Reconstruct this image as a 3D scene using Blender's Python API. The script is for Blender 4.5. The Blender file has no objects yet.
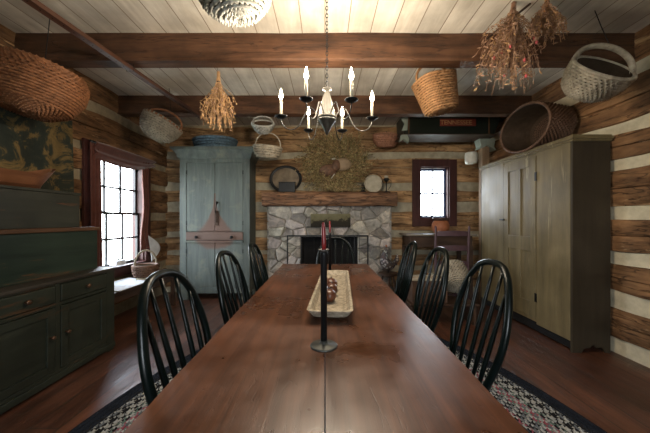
import bpy, math, random
from mathutils import Vector, Matrix, noise
PI = math.pi
sc = bpy.context.scene
COL = sc.collection
rnd = random.Random(7)

# ------------------------------------------------------------------ materials
def _nt(name):
    m = bpy.data.materials.new(name); m.use_nodes = True
    nt = m.node_tree
    return m, nt, nt.nodes['Principled BSDF'], nt.nodes, nt.links
def ramp(N, cols):
    r = N.new('ShaderNodeValToRGB'); cr = r.color_ramp
    while len(cr.elements) < len(cols): cr.elements.new(0.5)
    for e, (p, c) in zip(cr.elements, cols):
        e.position = p; e.color = (c[0], c[1], c[2], 1)
    return r
def coords(N, L, scale, kind='Object', rot=(0, 0, 0)):
    t = N.new('ShaderNodeTexCoord'); mp = N.new('ShaderNodeMapping')
    mp.inputs['Scale'].default_value = scale; mp.inputs['Rotation'].default_value = rot
    L.new(t.outputs[kind], mp.inputs['Vector'])
    return t, mp
def noise_tex(N, L, vec, scale, detail=6, rough=.6, dist=0):
    n = N.new('ShaderNodeTexNoise'); n.inputs['Scale'].default_value = scale
    n.inputs['Detail'].default_value = detail; n.inputs['Roughness'].default_value = rough
    n.inputs['Distortion'].default_value = dist
    L.new(vec, n.inputs['Vector']); return n
def mixc(N, L, mode, fac, a, b):
    m = N.new('ShaderNodeMix'); m.data_type = 'RGBA'; m.blend_type = mode
    for idx, v in ((0, fac), (6, a), (7, b)):
        if isinstance(v, (int, float)): m.inputs[idx].default_value = v
        elif isinstance(v, tuple): m.inputs[idx].default_value = (v[0], v[1], v[2], 1)
        else: L.new(v, m.inputs[idx])
    return m.outputs[2]
def mathn(N, L, op, a, b=None):
    m = N.new('ShaderNodeMath'); m.operation = op
    for i, v in enumerate((a, b)):
        if v is None: continue
        if isinstance(v, (int, float)): m.inputs[i].default_value = v
        else: L.new(v, m.inputs[i])
    return m.outputs[0]
def bump(N, L, P, h, s=.3, d=.01):
    b = N.new('ShaderNodeBump'); b.inputs['Strength'].default_value = s; b.inputs['Distance'].default_value = d
    L.new(h, b.inputs['Height']); L.new(b.outputs['Normal'], P.inputs['Normal'])
def plain(name, c, rough=.5, metal=0, spec=.5, var=.25, bs=.0, scale=14):
    m, nt, P, N, L = _nt(name)
    t, mp = coords(N, L, (1, 1, 1))
    n = noise_tex(N, L, mp.outputs[0], scale)
    r = ramp(N, [(.3, tuple(x*(1-var) for x in c)), (.7, tuple(min(1, x*(1+var)) for x in c))])
    L.new(n.outputs['Fac'], r.inputs[0]); L.new(r.outputs[0], P.inputs['Base Color'])
    P.inputs['Roughness'].default_value = rough; P.inputs['Metallic'].default_value = metal
    P.inputs['Specular IOR Level'].default_value = spec
    if bs: bump(N, L, P, n.outputs['Fac'], bs, .01)
    return m
def wood(name, c1, c2, axis=1, rough=.6, grain=18, stretch=14, bs=.25, spec=.4, plank=None, var=.35, gap=(.02, .015, .01), coat=0, blot=None, length=None, tint=(.72, 1.2), rv=(.75, 1.25), crack=None):
    """grain runs along axis; plank=(across axis, width)"""
    m, nt, P, N, L = _nt(name)
    s = [1.0, 1.0, 1.0]; s[axis] = 1.0/stretch
    t, mp = coords(N, L, tuple(s))
    vec = mp.outputs[0]
    sep = None
    if plank:
        sep = N.new('ShaderNodeSeparateXYZ'); L.new(t.outputs['Object'], sep.inputs[0])
        u = mathn(N, L, 'DIVIDE', sep.outputs[plank[0]], plank[1])
        fl = mathn(N, L, 'FLOOR', u)
        if length:
            off = mathn(N, L, 'MULTIPLY', fl, .37*length)
            v = mathn(N, L, 'DIVIDE', mathn(N, L, 'ADD', sep.outputs[axis], off), length)
            flv = mathn(N, L, 'FLOOR', v)
            cid = mathn(N, L, 'ADD', fl, mathn(N, L, 'MULTIPLY', flv, 17.3))
        else: cid = fl
        wn = N.new('ShaderNodeTexWhiteNoise'); wn.noise_dimensions = '1D'; L.new(cid, wn.inputs['W'])
        cmb = N.new('ShaderNodeVectorMath'); cmb.operation = 'ADD'
        sc_ = N.new('ShaderNodeVectorMath'); sc_.operation = 'SCALE'; sc_.inputs['Scale'].default_value = 7
        L.new(wn.outputs['Color'], sc_.inputs[0]); L.new(vec, cmb.inputs[0]); L.new(sc_.outputs[0], cmb.inputs[1])
        vec = cmb.outputs[0]
    n = noise_tex(N, L, vec, grain, 8, .65, .6)
    r = ramp(N, [(.28, c1), (.72, c2)]); L.new(n.outputs['Fac'], r.inputs[0])
    n2 = noise_tex(N, L, t.outputs['Object'], 3.0, 4, .6)
    r2 = ramp(N, [(.3, (1-var,)*3), (.7, (1+var*.3,)*3)]); L.new(n2.outputs['Fac'], r2.inputs[0])
    c = mixc(N, L, 'MULTIPLY', 1.0, r.outputs[0], r2.outputs[0])
    if blot:
        n3 = noise_tex(N, L, mp.outputs[0], blot[1], 5, .7, .3)
        r3 = ramp(N, [(blot[2], (0, 0, 0)), (blot[2]+.06, (1, 1, 1))]); L.new(n3.outputs['Fac'], r3.inputs[0])
        c = mixc(N, L, 'MIX', r3.outputs[0], c, blot[0])
    h = n.outputs['Fac']
    if crack:
        sc3 = [crack[1]]*3; sc3[axis] = crack[1]/crack[2]
        mp3 = N.new('ShaderNodeMapping'); mp3.inputs['Scale'].default_value = sc3; L.new(t.outputs['Object'], mp3.inputs['Vector'])
        n4 = noise_tex(N, L, mp3.outputs[0], 1.0, 3, .55, .5)
        rc = ramp(N, [(0, (0, 0, 0)), (.5-crack[3], (0, 0, 0)), (.5, (1, 1, 1)), (.5+crack[3], (0, 0, 0))]); L.new(n4.outputs['Fac'], rc.inputs[0])
        c = mixc(N, L, 'MIX', mathn(N, L, 'MULTIPLY', rc.outputs[0], crack[4]), c, crack[0])
        h = mathn(N, L, 'SUBTRACT', h, mathn(N, L, 'MULTIPLY', rc.outputs[0], .6))
    if plank:
        rr = ramp(N, [(0, (tint[0],)*3), (1, (tint[1],)*3)]); L.new(wn.outputs['Value'], rr.inputs[0])
        c = mixc(N, L, 'MULTIPLY', 1.0, c, rr.outputs[0])
        fr = mathn(N, L, 'FRACT', u)
        d = mathn(N, L, 'ABSOLUTE', mathn(N, L, 'SUBTRACT', fr, .5))
        g = mathn(N, L, 'GREATER_THAN', d, .5-.004/plank[1])
        if length:
            fv = mathn(N, L, 'FRACT', v); dv = mathn(N, L, 'ABSOLUTE', mathn(N, L, 'SUBTRACT', fv, .5))
            g = mathn(N, L, 'MAXIMUM', g, mathn(N, L, 'GREATER_THAN', dv, .5-.003/length))
        c = mixc(N, L, 'MIX', g, c, gap)
        h = mathn(N, L, 'SUBTRACT', h, mathn(N, L, 'MULTIPLY', g, 3.0))
    L.new(c, P.inputs['Base Color'])
    rgh = ramp(N, [(.3, (rough*rv[0],)*3), (.7, (min(1, rough*rv[1]),)*3)]); L.new(n2.outputs['Fac'], rgh.inputs[0])
    L.new(rgh.outputs[0], P.inputs['Roughness'])
    P.inputs['Specular IOR Level'].default_value = spec
    if coat: P.inputs['Coat Weight'].default_value = coat; P.inputs['Coat Roughness'].default_value = .28
    if bs: bump(N, L, P, h, bs, .006)
    return m
def emit(name, c, s):
    m, nt, P, N, L = _nt(name)
    P.inputs['Base Color'].default_value = (*c, 1); P.inputs['Emission Color'].default_value = (*c, 1)
    P.inputs['Emission Strength'].default_value = s
    return m
def glass(name):
    m = bpy.data.materials.new(name); m.use_nodes = True; N = m.node_tree.nodes; L = m.node_tree.links
    N.clear(); o = N.new('ShaderNodeOutputMaterial'); mx = N.new('ShaderNodeMixShader')
    t = N.new('ShaderNodeBsdfTransparent'); t.inputs[0].default_value = (.96, .98, .97, 1)
    g = N.new('ShaderNodeBsdfGlossy'); g.inputs['Roughness'].default_value = .03
    f = N.new('ShaderNodeFresnel'); f.inputs['IOR'].default_value = 1.3
    L.new(f.outputs[0], mx.inputs[0]); L.new(t.outputs[0], mx.inputs[1]); L.new(g.outputs[0], mx.inputs[2]); L.new(mx.outputs[0], o.inputs[0])
    return m

M = {}
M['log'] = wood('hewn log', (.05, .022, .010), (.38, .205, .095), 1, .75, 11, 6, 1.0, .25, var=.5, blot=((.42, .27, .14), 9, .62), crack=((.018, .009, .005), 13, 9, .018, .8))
M['logx'] = wood('hewn log across lit', (.13, .06, .026), (.66, .41, .20), 0, .75, 11, 6, 1.0, .25, var=.5, blot=((.45, .29, .15), 9, .62), crack=((.018, .009, .005), 13, 9, .018, .8))  # lighter copy of the log wood, back wall's warm light put into the colour
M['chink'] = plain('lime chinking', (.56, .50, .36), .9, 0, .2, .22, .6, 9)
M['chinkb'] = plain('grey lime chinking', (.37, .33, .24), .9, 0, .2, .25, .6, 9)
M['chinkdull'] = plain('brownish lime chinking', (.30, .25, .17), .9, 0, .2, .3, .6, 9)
M['ceil'] = wood('whitewashed ceiling boards', (.50, .45, .37), (.81, .76, .67), 1, .75, 8, 8, .25, .2, plank=(0, .19), var=.28, gap=(.26, .21, .16), blot=((.36, .30, .23), 7, .66), tint=(.86, 1.07))
M['beam'] = wood('brown beam', (.045, .021, .012), (.17, .080, .041), 0, .6, 12, 9, .6, .3, var=.55, crack=((.025, .011, .006), 16, 14, .02, .7))
M['floor'] = wood('red brown floor boards', (.05, .018, .009), (.165, .062, .032), 1, .42, 18, 14, .45, .9, crack=((.02, .008, .005), 20, 16, .02, .5), plank=(0, .17), length=2.3)
M['table'] = wood('table top wood', (.042, .014, .006), (.135, .048, .020), 1, .30, 30, 22, .09, .5, var=.5, blot=((.055, .024, .014), 5.0, .62), coat=.0, rv=(.6, 1.6), crack=((.035, .015, .008), 26, 10, .010, .4))
M['mantel'] = wood('mantel wood', (.06, .026, .012), (.36, .19, .10), 0, .7, 12, 7, 1.0, .3, crack=((.02, .01, .006), 22, 9, .04, .9), blot=((.42, .28, .18), 7, .64))
M['black'] = plain('black green chair paint', (.002, .0045, .004), .3, 0, .25, .3)
M['iron'] = plain('black iron', (.012, .013, .014), .45, .6, .5, .3)
M['tin'] = plain('antique tin', (.075, .07, .06), .5, .3, .5, .25)
M['darktin'] = plain('dark tin', (.06, .06, .055), .4, .7)
M['candle'] = plain('ivory candle', (.50, .44, .33), .5)
M['bulb'] = emit('lit bulb', (1.0, .90, .72), 22)
M['red'] = plain('red wax', (.15, .009, .009), .35)
M['stone'] = None
M['mortar'] = plain('mortar', (.30, .28, .24), .95, 0, .2, .2, .6, 20)
M['sootblack'] = plain('soot black', (.012, .012, .013), .9, 0, .2)  # flat black colour, also on the peg holes and kickboard
M['casing'] = wood('oxblood painted wood', (.035, .010, .008), (.075, .022, .017), 2, .5, 14, 8, .3)
M['sash'] = plain('dark sash paint', (.018, .017, .018), .5)
M['sashglow'] = plain('sash with blue daylight glow', (.03, .05, .13), .45)  # bluish daylight glow of the reveal put into the sash colour
M['glass'] = glass('window glass')
M['curtain'] = plain('brown red curtain cloth', (.10, .035, .025), .9, 0, .1, .2)
M['curtain'].node_tree.nodes['Principled BSDF'].inputs['Sheen Weight'].default_value = .3
M['wicker'] = plain('brown wicker', (.25, .105, .045), .6, 0, .35, .45, .3, 25)
M['wickerdk'] = plain('dark brown wicker', (.12, .065, .04), .65, 0, .3, .45, .3, 25)
M['wickergold'] = plain('golden brown wicker', (.36, .19, .085), .6, 0, .35, .35, .3, 25)
M['wickerpale'] = plain('pale grey wicker', (.34, .30, .23), .7, 0, .3, .4, .3, 18)
M['wickerwhite'] = plain('whitewashed wicker', (.34, .34, .31), .7, 0, .3, .3, .3, 22)
M['wickerblue'] = plain('blue grey wicker', (.10, .16, .21), .55, 0, .35, .5, .3, 30)
M['wickerred'] = plain('reddish wicker', (.33, .16, .10), .6, 0, .3, .35, .3, 25)
M['inner'] = plain('dark basket gap shade', (.06, .04, .026), .9, 0, .1)
M['herb'] = plain('dried tan leaves', (.42, .25, .12), .8, 0, .2, .5)
M['herbpale'] = plain('dried pale pink leaves', (.33, .20, .13), .8, 0, .2, .45)
M['herbgreen'] = plain('dried olive stems', (.17, .15, .06), .8, 0, .2, .5)
M['berry'] = plain('pink bud', (.42, .07, .07), .6)
M['tray'] = plain('weathered pale wood', (.33, .285, .215), .85, 0, .15, .5, .8, 45)
M['gourd'] = plain('glossy brown gourd', (.10, .035, .018), .3, 0, .6, .45)
M['cream'] = plain('aged cream', (.42, .38, .29), .6, 0, .4, .2)
M['white'] = plain('white cloth', (.65, .66, .68), .85, 0, .2, .1)
M['dkwood'] = wood('dark brown wood', (.03, .016, .01), (.085, .045, .025), 0, .55, 12, 8, .3)
M['dkwoody'] = wood('dark brown wood along', (.025, .014, .009), (.07, .036, .02), 1, .5, 12, 8, .3)
M['trough'] = wood('red brown carved wood', (.12, .045, .02), (.28, .12, .055), 1, .4, 10, 8, .3)
M['post'] = wood('tan post wood', (.16, .10, .055), (.34, .23, .14), 2, .7, 14, 10, .5)
M['mauve'] = plain('purple brown chair paint', (.075, .04, .048), .5, 0, .4, .2)
M['terra'] = plain('terracotta', (.28, .10, .045), .6, 0, .3, .25)
M['terraglaze'] = plain('dark glaze', (.05, .03, .025), .25, 0, .5, .3)
M['enamel'] = plain('white enamel', (.55, .53, .46), .4, 0, .5, .15)
M['copper'] = plain('pink brown bottom', (.40, .22, .15), .5, 0, .4, .25)
M['brass'] = plain('worn brass knob', (.10, .05, .025), .4, .5)

def worn(name, base, dark, wear, axis=2, rough=.5, amt=.66, ws=9, spec=.4):
    return wood(name, dark, base, axis, rough, 9, 10, .3, spec, var=.3, blot=(wear, ws, amt))
M['green'] = worn('dark green chest paint', (.026, .042, .028), (.010, .018, .012), (.10, .045, .018), 1, .45, .60, 16)
M['greenfront'] = worn('dark green cupboard paint', (.030, .034, .022), (.015, .019, .013), (.055, .03, .014), 1, .42, .61, 12)
M['greentop'] = worn('worn counter edge', (.05, .04, .03), (.028, .024, .018), (.10, .06, .032), 1, .45, .60, 8)
M['greygreen'] = worn('grey green box paint', (.042, .042, .030), (.018, .021, .016), (.11, .045, .02), 1, .5, .60, 16)
M['rust'] = worn('worn orange chest edge', (.13, .055, .02), (.06, .03, .015), (.03, .03, .02), 1, .6, .62, 12)
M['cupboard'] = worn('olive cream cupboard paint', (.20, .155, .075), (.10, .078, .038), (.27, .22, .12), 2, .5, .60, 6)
M['cupshade'] = worn('shaded olive cupboard side', (.055, .042, .025), (.034, .026, .016), (.10, .07, .035), 2, .65, .72, 6, .25)  # cupboard paint darkened, shade of the side put into the colour
M['signgreen'] = worn('black green wagon paint', (.016, .022, .016), (.008, .012, .009), (.05, .03, .015), 0, .4, .70, 9)
M['palegreen'] = worn('chalky pale green paint', (.30, .34, .29), (.19, .23, .20), (.12, .09, .06), 2, .7, .64, 12)

# armoire paint with a worn brown patch round the latch (object space, front centre)
def armoire_paint():
    m, nt, P, N, L = _nt('blue grey armoire paint')
    t, mp = coords(N, L, (1, 1, .1))
    n = noise_tex(N, L, mp.outputs[0], 12, 8, .65, .5)
    r = ramp(N, [(.28, (.055, .070, .065)), (.72, (.145, .172, .155))]); L.new(n.outputs['Fac'], r.inputs[0])
    n2 = noise_tex(N, L, t.outputs['Object'], 4, 6, .65, .4)
    r2 = ramp(N, [(.55, (0, 0, 0)), (.75, (1, 1, 1))]); L.new(n2.outputs['Fac'], r2.inputs[0])
    c = mixc(N, L, 'MIX', r2.outputs[0], r.outputs[0], (.20, .20, .15))
    sep = N.new('ShaderNodeSeparateXYZ'); L.new(t.outputs['Object'], sep.inputs[0])
    def ell(cx, cz, rx, rz):
        a = mathn(N, L, 'DIVIDE', mathn(N, L, 'SUBTRACT', sep.outputs[0], cx), rx)
        b = mathn(N, L, 'DIVIDE', mathn(N, L, 'SUBTRACT', sep.outputs[2], cz), rz)
        d = mathn(N, L, 'SQRT', mathn(N, L, 'ADD', mathn(N, L, 'MULTIPLY', a, a), mathn(N, L, 'MULTIPLY', b, b)))
        return mathn(N, L, 'ADD', d, mathn(N, L, 'MULTIPLY', n2.outputs['Fac'], .6))
    hz = mathn(N, L, 'MAXIMUM', mathn(N, L, 'SUBTRACT', 1.62, sep.outputs[2]), 0)
    wz = mathn(N, L, 'ADD', .015, mathn(N, L, 'MULTIPLY', mathn(N, L, 'POWER', hz, 2.6), 1.25))
    tri = mathn(N, L, 'ADD', mathn(N, L, 'DIVIDE', mathn(N, L, 'ABSOLUTE', sep.outputs[0]), wz), mathn(N, L, 'MULTIPLY', n2.outputs['Fac'], .7))
    tri = mathn(N, L, 'ADD', tri, mathn(N, L, 'MULTIPLY', mathn(N, L, 'ADD', mathn(N, L, 'LESS_THAN', sep.outputs[2], 1.0), mathn(N, L, 'GREATER_THAN', sep.outputs[2], 1.6)), 9))
    e = mathn(N, L, 'MINIMUM', tri, ell(0, .90, .34, .16))
    r3 = ramp(N, [(.0, (1, 1, 1)), (.5, (1, 1, 1)), (.62, (0, 0, 0))])
    L.new(mathn(N, L, 'MULTIPLY', e, .5), r3.inputs[0])
    c = mixc(N, L, 'MIX', r3.outputs[0], c, (.125, .072, .052))
    L.new(c, P.inputs['Base Color']); P.inputs['Roughness'].default_value = .6
    bump(N, L, P, n.outputs['Fac'], .25, .006)
    return m
M['armoire'] = armoire_paint()
M['bar'] = worn('bare pinkish rail wood', (.18, .115, .09), (.10, .06, .045), (.28, .3, .28), 0, .6, .66, 8)

def stone_mat():
    m, nt, P, N, L = _nt('grey fieldstone')
    t, mp = coords(N, L, (1, 1, 1))
    at = N.new('ShaderNodeAttribute'); at.attribute_name = 'tone'
    n = noise_tex(N, L, mp.outputs[0], 6, 8, .72, 1.2)
    r = ramp(N, [(.28, (.09, .09, .08)), (.5, (.27, .26, .235)), (.75, (.56, .51, .42))]); L.new(n.outputs['Fac'], r.inputs[0])
    c = mixc(N, L, 'MULTIPLY', 1.0, r.outputs[0], at.outputs['Color'])
    L.new(c, P.inputs['Base Color']); P.inputs['Roughness'].default_value = .75
    bump(N, L, P, n.outputs['Fac'], .8, .02)
    return m
M['stone'] = stone_mat()

def floral():
    m, nt, P, N, L = _nt('dark floral cloth')
    t, mp = coords(N, L, (1, 1, 1))
    n = noise_tex(N, L, mp.outputs[0], 5, 6, .7, .7)
    r = ramp(N, [(.42, (.012, .016, .011)), (.52, (.02, .025, .015)), (.56, (.11, .072, .022)), (.64, (.17, .11, .036)), (.72, (.04, .035, .016))])
    L.new(n.outputs['Fac'], r.inputs[0]); L.new(r.outputs[0], P.inputs['Base Color'])
    P.inputs['Roughness'].default_value = .9
    return m
M['floral'] = floral()
def landscape():
    m, nt, P, N, L = _nt('old landscape painting')
    t, mp = coords(N, L, (1, 1, 1))
    n = noise_tex(N, L, mp.outputs[0], 9, 6, .65)
    sep = N.new('ShaderNodeSeparateXYZ'); L.new(t.outputs['Object'], sep.inputs[0])
    h = mathn(N, L, 'ADD', mathn(N, L, 'MULTIPLY', sep.outputs[2], 4.5), mathn(N, L, 'MULTIPLY', mathn(N, L, 'SUBTRACT', n.outputs['Fac'], .5), 1.3))
    r = ramp(N, [(.0, (.018, .016, .012)), (.45, (.025, .022, .015)), (.54, (.11, .10, .055)), (1, (.16, .15, .09))])
    L.new(h, r.inputs[0]); L.new(r.outputs[0], P.inputs['Base Color']); P.inputs['Roughness'].default_value = .75; P.inputs['Specular IOR Level'].default_value = .15
    return m
M['landscape'] = landscape()
def feather():
    m, nt, P, N, L = _nt('speckled feathers')
    t, mp = coords(N, L, (1, 1, 1))
    v = N.new('ShaderNodeTexVoronoi'); v.inputs['Scale'].default_value = 26; L.new(mp.outputs[0], v.inputs['Vector'])
    r = ramp(N, [(.0, (.55, .50, .42)), (.3, (.30, .28, .27)), (.45, (.05, .05, .06)), (1, (.13, .06, .03))]); L.new(v.outputs['Distance'], r.inputs[0])
    n = noise_tex(N, L, mp.outputs[0], 6)
    r.color_ramp.interpolation = 'LINEAR'
    c = mixc(N, L, 'MULTIPLY', .5, r.outputs[0], n.outputs['Color'])
    L.new(c, P.inputs['Base Color']); P.inputs['Roughness'].default_value = .7
    return m
M['feather'] = feather()

# ------------------------------------------------------------------ mesh builder
class MB:
    def __init__(s): s.v = []; s.f = []; s.m = []; s.t = []
    def add(s, vs, fs, mi=0, X=None, tone=None):
        b = len(s.v)
        for p in vs:
            p = Vector(p); s.v.append(X @ p if X else p)
        for f in fs: s.f.append([b+i for i in f]); s.m.append(mi); s.t.append(tone or (1, 1, 1))
        return s
    def box(s, x0, x1, y0, y1, z0, z1, mi=0, X=None):
        vs = [(x, y, z) for x in (x0, x1) for y in (y0, y1) for z in (z0, z1)]
        return s.add(vs, [(0, 1, 3, 2), (4, 6, 7, 5), (0, 4, 5, 1), (2, 3, 7, 6), (0, 2, 6, 4), (1, 5, 7, 3)], mi, X)
    def tube(s, pts, r, n=8, mi=0, closed=False, flat=1.0, X=None, cap=True, up=None):
        pts = [Vector(p) for p in pts]; k = len(pts)
        rs = list(r) if isinstance(r, (list, tuple)) else [r]*k
        vs = []; ref = None
        for i, p in enumerate(pts):
            if closed: d = pts[(i+1) % k]-pts[i-1]
            else: d = pts[min(i+1, k-1)]-pts[max(i-1, 0)]
            if d.length < 1e-9: d = Vector((0, 0, 1))
            d.normalize()
            if up is not None: ref = Vector(up)
            elif ref is None: ref = Vector((0, 0, 1)) if abs(d.z) < .9 else Vector((1, 0, 0))
            a = ref-d*ref.dot(d)
            if a.length < 1e-6: a = d.orthogonal()
            a.normalize(); b = d.cross(a)
            if up is None: ref = a
            for j in range(n):
                t = 2*PI*j/n
                vs.append(p+a*math.cos(t)*rs[i]+b*math.sin(t)*rs[i]*flat)
        fs = []
        for i in range(k if closed else k-1):
            i2 = (i+1) % k
            for j in range(n):
                j2 = (j+1) % n
                fs.append((i*n+j, i*n+j2, i2*n+j2, i2*n+j))
        if cap and not closed:
            fs.append(tuple(range(n-1, -1, -1))); fs.append(tuple((k-1)*n+j for j in range(n)))
        return s.add(vs, fs, mi, X)
    def lathe(s, prof, n=24, mi=0, X=None, sx=1, sy=1, seg=None):
        vs = []; 
        for r, z in prof:
            for j in range(n):
                t = 2*PI*j/n; vs.append((max(r, .0004)*math.cos(t)*sx, max(r, .0004)*math.sin(t)*sy, z))
        fs = [(i*n+j, i*n+(j+1) % n, (i+1)*n+(j+1) % n, (i+1)*n+j) for i in range(len(prof)-1) for j in range(n)]
        fs.append(tuple(range(n-1, -1, -1))); fs.append(tuple((len(prof)-1)*n+j for j in range(n)))
        return s.add(vs, fs, mi, X)
    def grid(s, fn, nu, nv, mi=0, X=None):
        vs = [fn(u/nu, v/nv) for u in range(nu+1) for v in range(nv+1)]
        fs = [(u*(nv+1)+v, (u+1)*(nv+1)+v, (u+1)*(nv+1)+v+1, u*(nv+1)+v+1) for u in range(nu) for v in range(nv)]
        return s.add(vs, fs, mi, X)
    def prism(s, poly, y0, y1, mi=0, X=None):
        k = len(poly)
        vs = [(x, y0, z) for x, z in poly]+[(x, y1, z) for x, z in poly]
        fs = [tuple(range(k)), tuple(range(2*k-1, k-1, -1))]+[(i, i+k, (i+1) % k+k, (i+1) % k) for i in range(k)]
        return s.add(vs, fs, mi, X)
    def ball(s, c, r, mi=0, n=10, k=6, sc_=(1, 1, 1), X=None):
        prof = [(math.sin(PI*i/k), -math.cos(PI*i/k)) for i in range(k+1)]
        T = Matrix.Translation(c) @ Matrix.Diagonal((r*sc_[0], r*sc_[1], r*sc_[2], 1))
        return s.lathe(prof, n, mi, (X @ T) if X else T)
    def build(s, name, mats, parent=None, smooth=False, bevel=0, tone=False, solid=0, sub=0, recalc=True):
        me = bpy.data.meshes.new(name); me.from_pydata([tuple(v) for v in s.v], [], s.f)
        for m in (mats if isinstance(mats, (list, tuple)) else [mats]): me.materials.append(m)
        me.polygons.foreach_set('material_index', s.m)
        if smooth: me.polygons.foreach_set('use_smooth', [True]*len(s.f))
        if tone:
            ca = me.color_attributes.new('tone', 'FLOAT_COLOR', 'CORNER'); vals = []
            for p, t in zip(me.polygons, s.t): vals += [t[0], t[1], t[2], 1]*p.loop_total
            ca.data.foreach_set('color', vals)
        me.validate(); me.update()
        if recalc:
            import bmesh
            bm = bmesh.new(); bm.from_mesh(me); bmesh.ops.recalc_face_normals(bm, faces=bm.faces); bm.to_mesh(me); bm.free()
        o = bpy.data.objects.new(name, me); COL.objects.link(o)
        if parent: o.parent = parent
        if bevel:
            b = o.modifiers.new('bevel', 'BEVEL'); b.width = bevel; b.segments = 2; b.limit_method = 'ANGLE'; b.angle_limit = .6
        if solid:
            b = o.modifiers.new('solid', 'SOLIDIFY'); b.thickness = solid; b.offset = 0
        if sub:
            b = o.modifiers.new('sub', 'SUBSURF'); b.levels = sub; b.render_levels = sub
        return o
def tag(o, label=None, cat=None, group=None, kind=None):
    if label: o['label'] = label
    if cat: o['category'] = cat
    if group: o['group'] = group
    if kind: o['kind'] = kind
    return o
def thing(name, label, cat, loc=(0, 0, 0), rot=(0, 0, 0), group=None):
    o = bpy.data.objects.new(name, None); COL.objects.link(o); o.location = loc; o.rotation_euler = rot
    o.empty_display_size = .1
    return tag(o, label, cat, group)
def struct(o): o['kind'] = 'structure'; return o
def copy_thing(o, parent=None):
    c = o.copy(); COL.objects.link(c)
    if parent: c.parent = parent
    for ch in [x for x in bpy.data.objects if x.parent == o]: copy_thing(ch, c)
    return c

# ------------------------------------------------------------------ room shell
W, YB, YF, HC = 2.6, 4.62, -1.9, 2.77
BANDS = [(.14, .40), (.56, .815), (.93, 1.19), (1.31, 1.65), (1.75, 1.96), (2.07, 2.42), (2.54, 2.82)]
BANDSB = [(.10, .35), (.45, .62), (.70, .92), (1.02, 1.33), (1.50, 1.69), (1.82, 2.20), (2.32, 2.74)]
def log_wall(name, frame, s0, s1, bands, openings, mats, seed, chink_top=HC+.05):
    """frame(s, o, z) -> world point; o > 0 points into the room"""
    mb = MB(); T = .16
    cuts = sorted(openings)
    def slab(a, b, z0, z1):
        if b-a < .01 or z1-z0 < .01: return
        vs = [frame(s, o, z) for s in (a, b) for o in (-T, -.03) for z in (z0, z1)]
        mb.add(vs, [(0, 1, 3, 2), (4, 6, 7, 5), (0, 4, 5, 1), (2, 3, 7, 6), (0, 2, 6, 4), (1, 5, 7, 3)], 0)
    a = s0
    for (o0, o1, z0, z1) in cuts:
        slab(a, o0, -.02, chink_top); slab(o0, o1, -.02, z0); slab(o0, o1, z1, chink_top); a = o1
    slab(a, s1, -.02, chink_top)
    k = 0
    for (z0, z1) in bands:
        pieces = []
        mid = []
        zs = [z0, z1]
        for (o0, o1, a0, a1) in cuts:
            for q in (a0, a1):
                if z0+.03 < q < z1-.03: zs.append(q)
        zs = sorted(set(zs))
        for qa, qb in zip(zs[:-1], zs[1:]):
            qm = (qa+qb)/2; a = s0
            for (o0, o1, a0, a1) in cuts:
                if a0 < qm < a1: pieces.append((a, o0, qa, qb)); a = o1
            pieces.append((a, s1, qa, qb))
        off = rnd.random()*50
        for (a, b, qa, qb) in pieces:
            n = max(2, int((b-a)/.07)); prof = [(-.035, 0), (-.004, .03), (.004, .22), (.0, .48), (-.02, .5), (.0, .52), (.006, .78), (-.004, .97), (-.035, 1)]
            vs = []
            for i in range(n+1):
                s = a+(b-a)*i/n
                for j, (o, t) in enumerate(prof):
                    z = qa+(qb-qa)*t
                    dz = noise.noise(Vector((s*1.6, t*.8+off, seed)))*.035*(1 if (j < 2 or j > 6) else .5)
                    if abs(qa-z0) > .01 and j < 3: dz = 0
                    if abs(qb-z1) > .01 and j > 5: dz = 0
                    do = noise.noise(Vector((s*5, z*9, seed+off)))*.016+noise.noise(Vector((s*14, z*20, seed)))*.006
                    if j in (0, 8): do = 0
                    vs.append(frame(s, o+do-.004, z+dz))
            m = len(prof)
            fs = [(i*m+j, (i+1)*m+j, (i+1)*m+j+1, i*m+j+1) for i in range(n) for j in range(m-1)]
            mb.add(vs, fs, 1)
        k += 1
    return struct(mb.build(name, mats, recalc=False))
# openings: s is y for the side walls and x for the end walls
WL = (3.10, 4.02, .60, 1.97)       # left window (y0, y1, z0, z1)
WB = (1.56, 2.04, 1.22, 2.07)      # back window (x0, x1, z0, z1)
FILL_WIN = [(-.62, .62, .75, 2.1)]   # unseen window added behind the camera for fill daylight
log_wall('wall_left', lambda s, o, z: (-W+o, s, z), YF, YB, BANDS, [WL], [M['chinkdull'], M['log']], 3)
log_wall('wall_right', lambda s, o, z: (W-o, s, z), YF, YB, BANDS, [], [M['chink'], M['log']], 8)
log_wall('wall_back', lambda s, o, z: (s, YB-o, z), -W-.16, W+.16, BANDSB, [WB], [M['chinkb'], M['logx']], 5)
log_wall('wall_front', lambda s, o, z: (s, YF+o, z), -W-.16, W+.16, BANDS, FILL_WIN, [M['chink'], M['logx']], 6)
b = MB().box(-W-.16, W+.16, YF-.16, YB+.16, -.12, 0); struct(b.build('floor', M['floor']))
b = MB().box(-W-.16, W+.16, YF-.16, YB+.16, HC, HC+.1); struct(b.build('ceiling', M['ceil']))
def beam(i, y):
    mb = MB(); n = 60
    prof = [(y, HC+.01), (y, 2.56), (y+.012, 2.545), (y+.128, 2.545), (y+.14, 2.56), (y+.14, HC+.01)]
    vs = []
    for k in range(n+1):
        x = -W-.03+(2*W+.06)*k/n
        for j, (yy, zz) in enumerate(prof):
            w = noise.noise(Vector((x*1.5, j*.7, i*9)))*.008
            vs.append((x, yy+w, zz+(w if 0 < j < 5 else 0)))
    m = len(prof)
    mb.add(vs, [(k*m+j, (k+1)*m+j, (k+1)*m+j+1, k*m+j+1) for k in range(n) for j in range(m-1)])
    return struct(mb.build('trim_%d' % i, M['beam']))
for i, y in enumerate((2.35, 3.53, 1.17, -.01, -1.19)): beam(i+1, y)

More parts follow.
